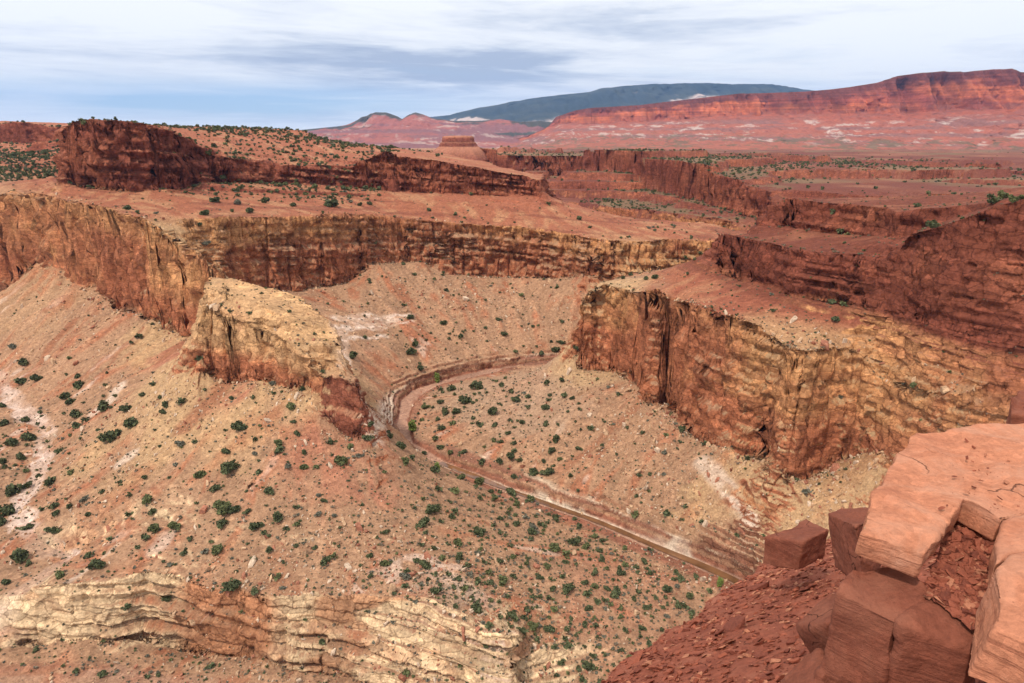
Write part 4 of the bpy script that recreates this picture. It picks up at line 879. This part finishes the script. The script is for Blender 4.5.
# ------------------------------------------------------------------ the overlook in front: scree, blocks and slabs
def slab_material(name, base, dark, pale, bump=.9, bedk=.6):
    """weathered sandstone: pale dusty patches, rust stains, fine bedding on the broken sides, pits and hairline cracks"""
    m = rock_material(name, attr=False, base=base, unit=.05, speck=.6, bump=bump); nt = m.node_tree; L = nt.links.new
    b = next(n for n in nt.nodes if n.type == 'BSDF_PRINCIPLED'); src = b.inputs['Base Color'].links[0].from_socket
    geo = next(n for n in nt.nodes if n.type == 'NEW_GEOMETRY'); P_ = geo.outputs['Position']
    def nz(scale, det=5.0, rg=.6, vec=None, dist=0.0):
        n = N(nt, 'ShaderNodeTexNoise', i_Scale=scale, i_Detail=det, i_Roughness=rg, i_Distortion=dist); L(vec or P_, n.inputs['Vector']); return n.outputs['Fac']
    def mix(fac, a_, col, mode='MIX'):
        k = N(nt, 'ShaderNodeMixRGB', blend_type=mode); L(fac, k.inputs[0]); L(a_, k.inputs[1]); k.inputs[2].default_value = (*col, 1); return k.outputs[0]
    def th(f, lo, hi, top=1.0):
        r = ramp(nt, [(lo, (0, 0, 0)), (hi, (top, top, top))]); L(f, r.inputs[0]); return r.outputs[0]
    c = mix(th(nz(1.4, 6, .65, dist=.8), .48, .70, .75), src, pale)
    c = mix(th(nz(.9, 6, .7, dist=.5), .50, .68, .65), c, dark)
    mp = N(nt, 'ShaderNodeMapping'); mp.inputs['Scale'].default_value = (1.2, 1.2, 26); mp.inputs['Rotation'].default_value = (.06, .05, 0); L(P_, mp.inputs[0])
    sp = N(nt, 'ShaderNodeSeparateXYZ'); L(geo.outputs['Normal'], sp.inputs[0])
    sd = N(nt, 'ShaderNodeMath', operation='ABSOLUTE'); L(sp.outputs[2], sd.inputs[0])
    side = ramp(nt, [(.35, (1, 1, 1)), (.75, (0, 0, 0))]); L(sd.outputs[0], side.inputs[0])
    beds = th(nz(1.0, 5, .7, mp.outputs[0]), .52, .62, bedk)
    k = N(nt, 'ShaderNodeMath', operation='MULTIPLY'); L(beds, k.inputs[0]); L(side.outputs[0], k.inputs[1])
    c = mix(k.outputs[0], c, tuple(v * .8 for v in dark))
    c = mix(th(nz(38, 3, .6), .66, .74, .55), c, tuple(v * .45 for v in dark))
    vo = N(nt, 'ShaderNodeTexVoronoi', feature='DISTANCE_TO_EDGE', i_Scale=1.05)
    wob = N(nt, 'ShaderNodeTexNoise', i_Scale=2.5, i_Detail=5.0); L(P_, wob.inputs['Vector'])
    ad = N(nt, 'ShaderNodeVectorMath', operation='MULTIPLY_ADD'); L(wob.outputs['Color'], ad.inputs[0]); ad.inputs[1].default_value = (.5, .5, .5); L(P_, ad.inputs[2]); L(ad.outputs[0], vo.inputs['Vector'])
    ck = ramp(nt, [(0, (1, 1, 1)), (.010, (0, 0, 0))]); L(vo.outputs['Distance'], ck.inputs[0])
    k2 = N(nt, 'ShaderNodeMath', operation='MULTIPLY'); L(ck.outputs[0], k2.inputs[0]); L(th(nz(.8, 2), .50, .56, .85), k2.inputs[1])
    c = mix(k2.outputs[0], c, tuple(v * .25 for v in dark))
    L(c, b.inputs['Base Color'])
    bp = b.inputs['Normal'].links[0].from_node; old = bp.inputs['Height'].links[0].from_socket
    h = N(nt, 'ShaderNodeMath', operation='SUBTRACT'); L(old, h.inputs[0]); L(k2.outputs[0], h.inputs[1])
    h2 = N(nt, 'ShaderNodeMath', operation='MULTIPLY_ADD'); L(k.outputs[0], h2.inputs[0]); h2.inputs[1].default_value = -.5; L(h.outputs[0], h2.inputs[2]); L(h2.outputs[0], bp.inputs['Height'])
    return m
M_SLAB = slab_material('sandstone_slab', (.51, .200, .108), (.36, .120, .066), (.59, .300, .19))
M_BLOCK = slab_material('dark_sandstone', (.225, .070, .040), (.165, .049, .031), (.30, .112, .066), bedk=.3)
M_SCREE = slab_material('red_scree', (.28, .082, .046), (.20, .056, .034), (.37, .135, .08), .9)
M_CHIP = [rock_material('chip_red', attr=False, base=(.31, .092, .052), unit=.05, speck=.6), rock_material('chip_dark', attr=False, base=(.21, .062, .038), unit=.05, speck=.6), rock_material('chip_light', attr=False, base=(.45, .18, .10), unit=.05, speck=.6)]
def side0(n): return sstep(.8, .4, np.abs(n[:, 2]))
def block(name, label, top, drop, mat, lean=(0, 0), seed=0, vox=.022, rough=.02, bed=0.0, taper=1.0, cat='boulder', round_=.016):
    """an angular block from its top outline (3-D points), dropped `drop` metres, roughened like broken sandstone"""
    T = np.array(top, float); c = T.mean(0); D = T.copy(); D[:, :2] = c[:2] + (T[:, :2] - c[:2]) * taper + np.array(lean); D[:, 2] = T[:, 2] - drop
    bm = bmesh.new(); a = [bm.verts.new(p) for p in T]; b = [bm.verts.new(p) for p in D]; n = len(a)
    bm.faces.new(a); bm.faces.new(b[::-1])
    for i in range(n): bm.faces.new((a[i], b[i], b[(i + 1) % n], a[(i + 1) % n]))
    bmesh.ops.recalc_face_normals(bm, faces=bm.faces)
    bmesh.ops.bevel(bm, geom=bm.edges[:], offset=round_, segments=2, affect='EDGES', profile=.5)
    me = bpy.data.meshes.new(name); bm.to_mesh(me); bm.free()
    o = bpy.data.objects.new(name, me); COL.objects.link(o)
    md = o.modifiers.new('r', 'REMESH'); md.mode = 'VOXEL'; md.voxel_size = vox
    dg = bpy.context.evaluated_depsgraph_get(); m2 = bpy.data.meshes.new_from_object(o.evaluated_get(dg)); o.modifiers.clear(); o.data = m2; bpy.data.meshes.remove(me); m2.name = name
    nv = len(m2.vertices); V = np.empty(nv * 3, np.float32); m2.vertices.foreach_get('co', V); V = V.reshape(-1, 3)
    Nn = np.empty(nv * 3, np.float32); m2.vertices.foreach_get('normal', Nn); Nn = Nn.reshape(-1, 3)
    x, y, z = V.T
    d = rough * (2.6 * fbm(x, y, z, .8, 3, seed=seed) + 1.0 * fbm(x, y, z, .22, 3, seed=seed + 1))
    cw = np.stack([x, y, z], -1) / .42 + .35 * np.stack([fbm(x, y, z, .5, 2, seed=seed + k) for k in (20, 21, 22)], -1); ci = np.floor(cw).astype(int) & 63
    d = d + rough * 1.1 * side0(Nn) * (_T[ci[:, 0], ci[:, 1], ci[:, 2]] - .5)
    side = sstep(.8, .4, np.abs(Nn[:, 2]))
    d = d + side * rough * .8 * np.tanh(3 * vnoise(x / 1.2 + seed, y / 1.2, (z + .25 * x) / .07)) * bed
    # chipped faces: large flat facets
    d = d - rough * 1.8 * np.clip(fbm(x, y, z, .5, 2, seed=seed + 5) - .15, 0, 1)
    V = V + Nn * d[:, None]; m2.vertices.foreach_set('co', V.reshape(-1)); m2.polygons.foreach_set('use_smooth', np.full(len(m2.polygons), True)); m2.update()
    m2.materials.clear(); m2.materials.append(mat)
    cc = V.mean(0); base = np.array([cc[0], cc[1], V[:, 2].min()]); m2.transform(Matrix.Translation(Vector(-base))); o.location = base
    o['label'] = label; o['category'] = cat; o['group'] = 'sandstone blocks on the overlook'
    return o
Zs = -3.0
block('sandstone_slab', 'broad pale orange sandstone slab topping the overlook at right', [atz(*p) for p in
      ((858, 531, Zs - .04), (926, 553, Zs - .05), (966, 497, Zs), (1004, 519, Zs - .02), (1062, 505, Zs), (1130, 500, Zs), (1150, 440, Zs), (1060, 421, Zs), (1024, 422, Zs), (968, 425, Zs), (944, 430, Zs), (916, 431, Zs), (904, 442, Zs), (892, 458, Zs), (874, 492, Zs))], .26, M_SLAB, seed=1, cat='slab', rough=.03, lean=(-.03, .02), taper=.985)
block('sandstone_slab', 'thick orange slab with a sharp lit edge at the lower right corner', [atz(*p) for p in ((999, 566, -3.0), (1012, 556, -3.0), (1060, 545, -3.0), (1140, 600, -3.0), (1120, 690, -3.0), (1040, 645, -3.04), (993, 628, -3.06))], .42, M_SLAB, seed=2, cat='slab', lean=(-.10, .02), taper=1.0)
block('sandstone_slab', 'narrow upright orange block beside the gravel pocket', [atz(*p) for p in ((1004, 523, -3.03), (1040, 512, -3.03), (1090, 530, -3.03), (1056, 546, -3.03), (1012, 553, -3.03), (994, 566, -3.05))], .5, M_SLAB, seed=3, cat='slab', lean=(-.05, -.02))
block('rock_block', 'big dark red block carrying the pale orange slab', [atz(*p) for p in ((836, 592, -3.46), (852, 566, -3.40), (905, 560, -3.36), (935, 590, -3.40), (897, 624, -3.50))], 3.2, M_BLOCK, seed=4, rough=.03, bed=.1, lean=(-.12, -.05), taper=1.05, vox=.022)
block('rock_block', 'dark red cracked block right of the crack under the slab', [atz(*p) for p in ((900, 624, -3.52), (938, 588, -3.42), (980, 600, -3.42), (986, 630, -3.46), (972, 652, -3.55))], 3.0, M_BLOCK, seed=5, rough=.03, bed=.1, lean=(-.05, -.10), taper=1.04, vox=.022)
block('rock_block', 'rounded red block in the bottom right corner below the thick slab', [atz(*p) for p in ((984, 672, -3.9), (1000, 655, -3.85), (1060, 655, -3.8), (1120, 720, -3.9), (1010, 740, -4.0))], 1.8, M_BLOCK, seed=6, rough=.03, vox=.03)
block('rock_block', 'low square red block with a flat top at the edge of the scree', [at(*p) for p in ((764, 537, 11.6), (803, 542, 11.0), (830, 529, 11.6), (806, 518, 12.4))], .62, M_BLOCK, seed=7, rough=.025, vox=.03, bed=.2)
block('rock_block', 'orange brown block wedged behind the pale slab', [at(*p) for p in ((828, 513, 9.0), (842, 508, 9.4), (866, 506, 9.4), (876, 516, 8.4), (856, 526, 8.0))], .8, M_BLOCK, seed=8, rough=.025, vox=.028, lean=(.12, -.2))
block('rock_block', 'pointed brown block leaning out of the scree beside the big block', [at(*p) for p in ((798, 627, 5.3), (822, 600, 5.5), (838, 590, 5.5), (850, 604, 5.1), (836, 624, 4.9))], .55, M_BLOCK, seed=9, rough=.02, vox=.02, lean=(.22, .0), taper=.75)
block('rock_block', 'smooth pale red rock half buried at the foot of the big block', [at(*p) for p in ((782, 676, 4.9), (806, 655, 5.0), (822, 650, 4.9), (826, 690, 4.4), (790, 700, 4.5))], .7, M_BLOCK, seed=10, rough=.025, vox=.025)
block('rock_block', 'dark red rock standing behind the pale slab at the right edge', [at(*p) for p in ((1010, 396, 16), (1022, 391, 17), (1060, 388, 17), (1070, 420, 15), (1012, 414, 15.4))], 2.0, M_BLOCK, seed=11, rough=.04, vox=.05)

# the scree slope: a plane falling away to the left, ending at a broken edge
pa, pb, pc = (np.array(at(830, 650, 7.5)), np.array(at(742, 583, 14.0)), np.array(at(600, 692, 8.5)))
nn_ = np.cross(pb - pa, pc - pa); gx, gy = -nn_[0] / nn_[2], -nn_[1] / nn_[2]
def scree_z(x, y): return pa[2] + gx * (x - pa[0]) + gy * (y - pa[1])
def on_scree(px, py_):
    a, b, c = ray(px, py_); t = (pa[2] - gx * pa[0] - gy * pa[1]) / (c - gx * a - gy * b); return np.array((a * t, b * t, c * t))
EDGE = [on_scree(*p) for p in ((560, 760), (596, 694), (622, 662), (652, 648), (682, 624), (716, 598), (742, 581), (764, 565), (800, 552), (832, 540))]
EDGE += [EDGE[-1] + np.array((3.0, -1.2, 0)), EDGE[-1] + np.array((14.0, -5.0, 0))]
n_ = 420
gxs, gys = np.meshgrid(np.linspace(-3, 22, n_), np.linspace(2.2, 24, n_))
inside = np.full(gxs.shape, 1e9)
sgn = np.zeros(gxs.shape)
for a, b in zip(EDGE[:-1], EDGE[1:]):
    v = (b - a)[:2]; L2 = v @ v; t = np.clip(((gxs - a[0]) * v[0] + (gys - a[1]) * v[1]) / L2, 0, 1)
    d = np.hypot(gxs - a[0] - t * v[0], gys - a[1] - t * v[1]); s_ = np.sign((gxs - a[0]) * v[1] - (gys - a[1]) * v[0])
    k = d < inside; inside = np.where(k, d, inside); sgn = np.where(k, s_, sgn)
sd_ = inside * sgn                                # + on the scree side, - beyond the edge
sd_ = sd_ + .35 * fbm(gxs, gys, 0, 1.4, 3, seed=3)
zz_ = scree_z(gxs, gys) + .10 * fbm(gxs, gys, 0, 1.3, 4, seed=4) + .03 * fbm(gxs, gys, 0, .2, 3, seed=6)
zz_ = zz_ - 3.2 * np.clip(-sd_, 0, None) ** 1.0
zz_ = np.maximum(zz_, -75)
sc_ = mesh_grid('scree_slope', np.stack([gxs, gys, zz_], -1), M_SCREE); sc_['kind'] = 'structure'
# chips lying on it
VV, FF, MI = [], [], []; off = 0
rs = np.random.default_rng(9)
def chips(n, sampler, smin, smax, zoff=0.0, up=None, pw=2.6):
    global off
    for _ in range(n):
        p = sampler()
        if p is None: continue
        w = smin * (smax / smin) ** (rs.random() ** pw)
        v, f = ROCKS[rs.integers(8)]; v = v * [1, rs.uniform(.55, 1), rs.uniform(.22, .8)] * w
        a = rs.normal(size=3) * .4; z = rs.random() * 6.28
        R_ = np.array(Matrix.Rotation(a[0], 3, 'X') @ Matrix.Rotation(a[1], 3, 'Y') @ Matrix.Rotation(z, 3, 'Z'))
        v = v @ R_.T
        if up is not None: v = v + np.stack([np.zeros(len(v)), np.zeros(len(v)), v[:, 0] * up[0] + v[:, 1] * up[1]], -1)
        VV.append(v + p + [0, 0, .1 * w + zoff]); FF.append(f + off); off += len(v); MI.append(np.full(len(f), rs.choice(3, p=[.55, .27, .18])))
def s_scree():
    y = 3.0 + 15 * rs.random() ** 1.3; x = rs.uniform(-1, 14)
    i = int((y - 2.2) / 21.8 * (n_ - 1)); j = int((x + 3) / 25 * (n_ - 1))
    return np.array((x, y, zz_[i, j])) if sd_[i, j] > -.15 else None
chips(42000, s_scree, .012, .15, up=(gx, gy), pw=1.8); chips(260, s_scree, .12, .5, up=(gx, gy), pw=2.2)
sg = link('scree_chips', raw_mesh('scree_chips', np.concatenate(VV), np.concatenate(FF), M_CHIP, np.concatenate(MI))); sg['kind'] = 'stuff'
# gravel pocket between the slabs
c00, c01, c11, c10 = (np.array(atz(*p)) for p in ((958, 486, -3.27), (1012, 510, -3.24), (992, 640, -3.44), (926, 594, -3.42)))
tu, tv = np.meshgrid(np.linspace(0, 1, 120), np.linspace(0, 1, 160))
gq = c00 * ((1 - tu) * (1 - tv))[..., None] + c01 * (tu * (1 - tv))[..., None] + c11 * (tu * tv)[..., None] + c10 * ((1 - tu) * tv)[..., None]
gx2, gy2 = gq[..., 0], gq[..., 1]; gz2 = gq[..., 2] + .05 * fbm(gx2, gy2, 0, .3, 3, seed=8)
gp = mesh_grid('gravel_pocket', np.stack([gx2, gy2, gz2], -1), M_SCREE); gp['kind'] = 'structure'
VV, FF, MI = [], [], []; off = 0
def s_pocket():
    i, j = rs.integers(160), rs.integers(120); return np.array((gx2[i, j], gy2[i, j], gz2[i, j]))
chips(2600, s_pocket, .012, .11)
def s_slab():
    a = atz(rs.uniform(940, 1030), rs.uniform(440, 510), Zs + .005); return np.array(a)
chips(70, s_slab, .008, .06)
gg = link('gravel', raw_mesh('gravel', np.concatenate(VV), np.concatenate(FF), M_CHIP, np.concatenate(MI))); gg['kind'] = 'stuff'

# ------------------------------------------------------------------ the air
hb = bmesh.new(); bmesh.ops.create_cube(hb, size=1.0)
for v in hb.verts: v.co = Vector((v.co.x * 64000, 14000 + v.co.y * 34000, 700 + v.co.z * 2100))
me = bpy.data.meshes.new('haze'); hb.to_mesh(me); hb.free()
hz = link('haze', me); hz['kind'] = 'stuff'
mh = bpy.data.materials.new('haze_air'); mh.use_nodes = True; nt = mh.node_tree; nt.nodes.clear()
out = N(nt, 'ShaderNodeOutputMaterial'); pv = N(nt, 'ShaderNodeVolumePrincipled'); pv.inputs['Color'].default_value = (.33, .55, 1.0, 1); pv.inputs['Density'].default_value = 2.0e-5; pv.inputs['Anisotropy'].default_value = 0.2
nt.links.new(pv.outputs[0], out.inputs['Volume']); me.materials.append(mh)
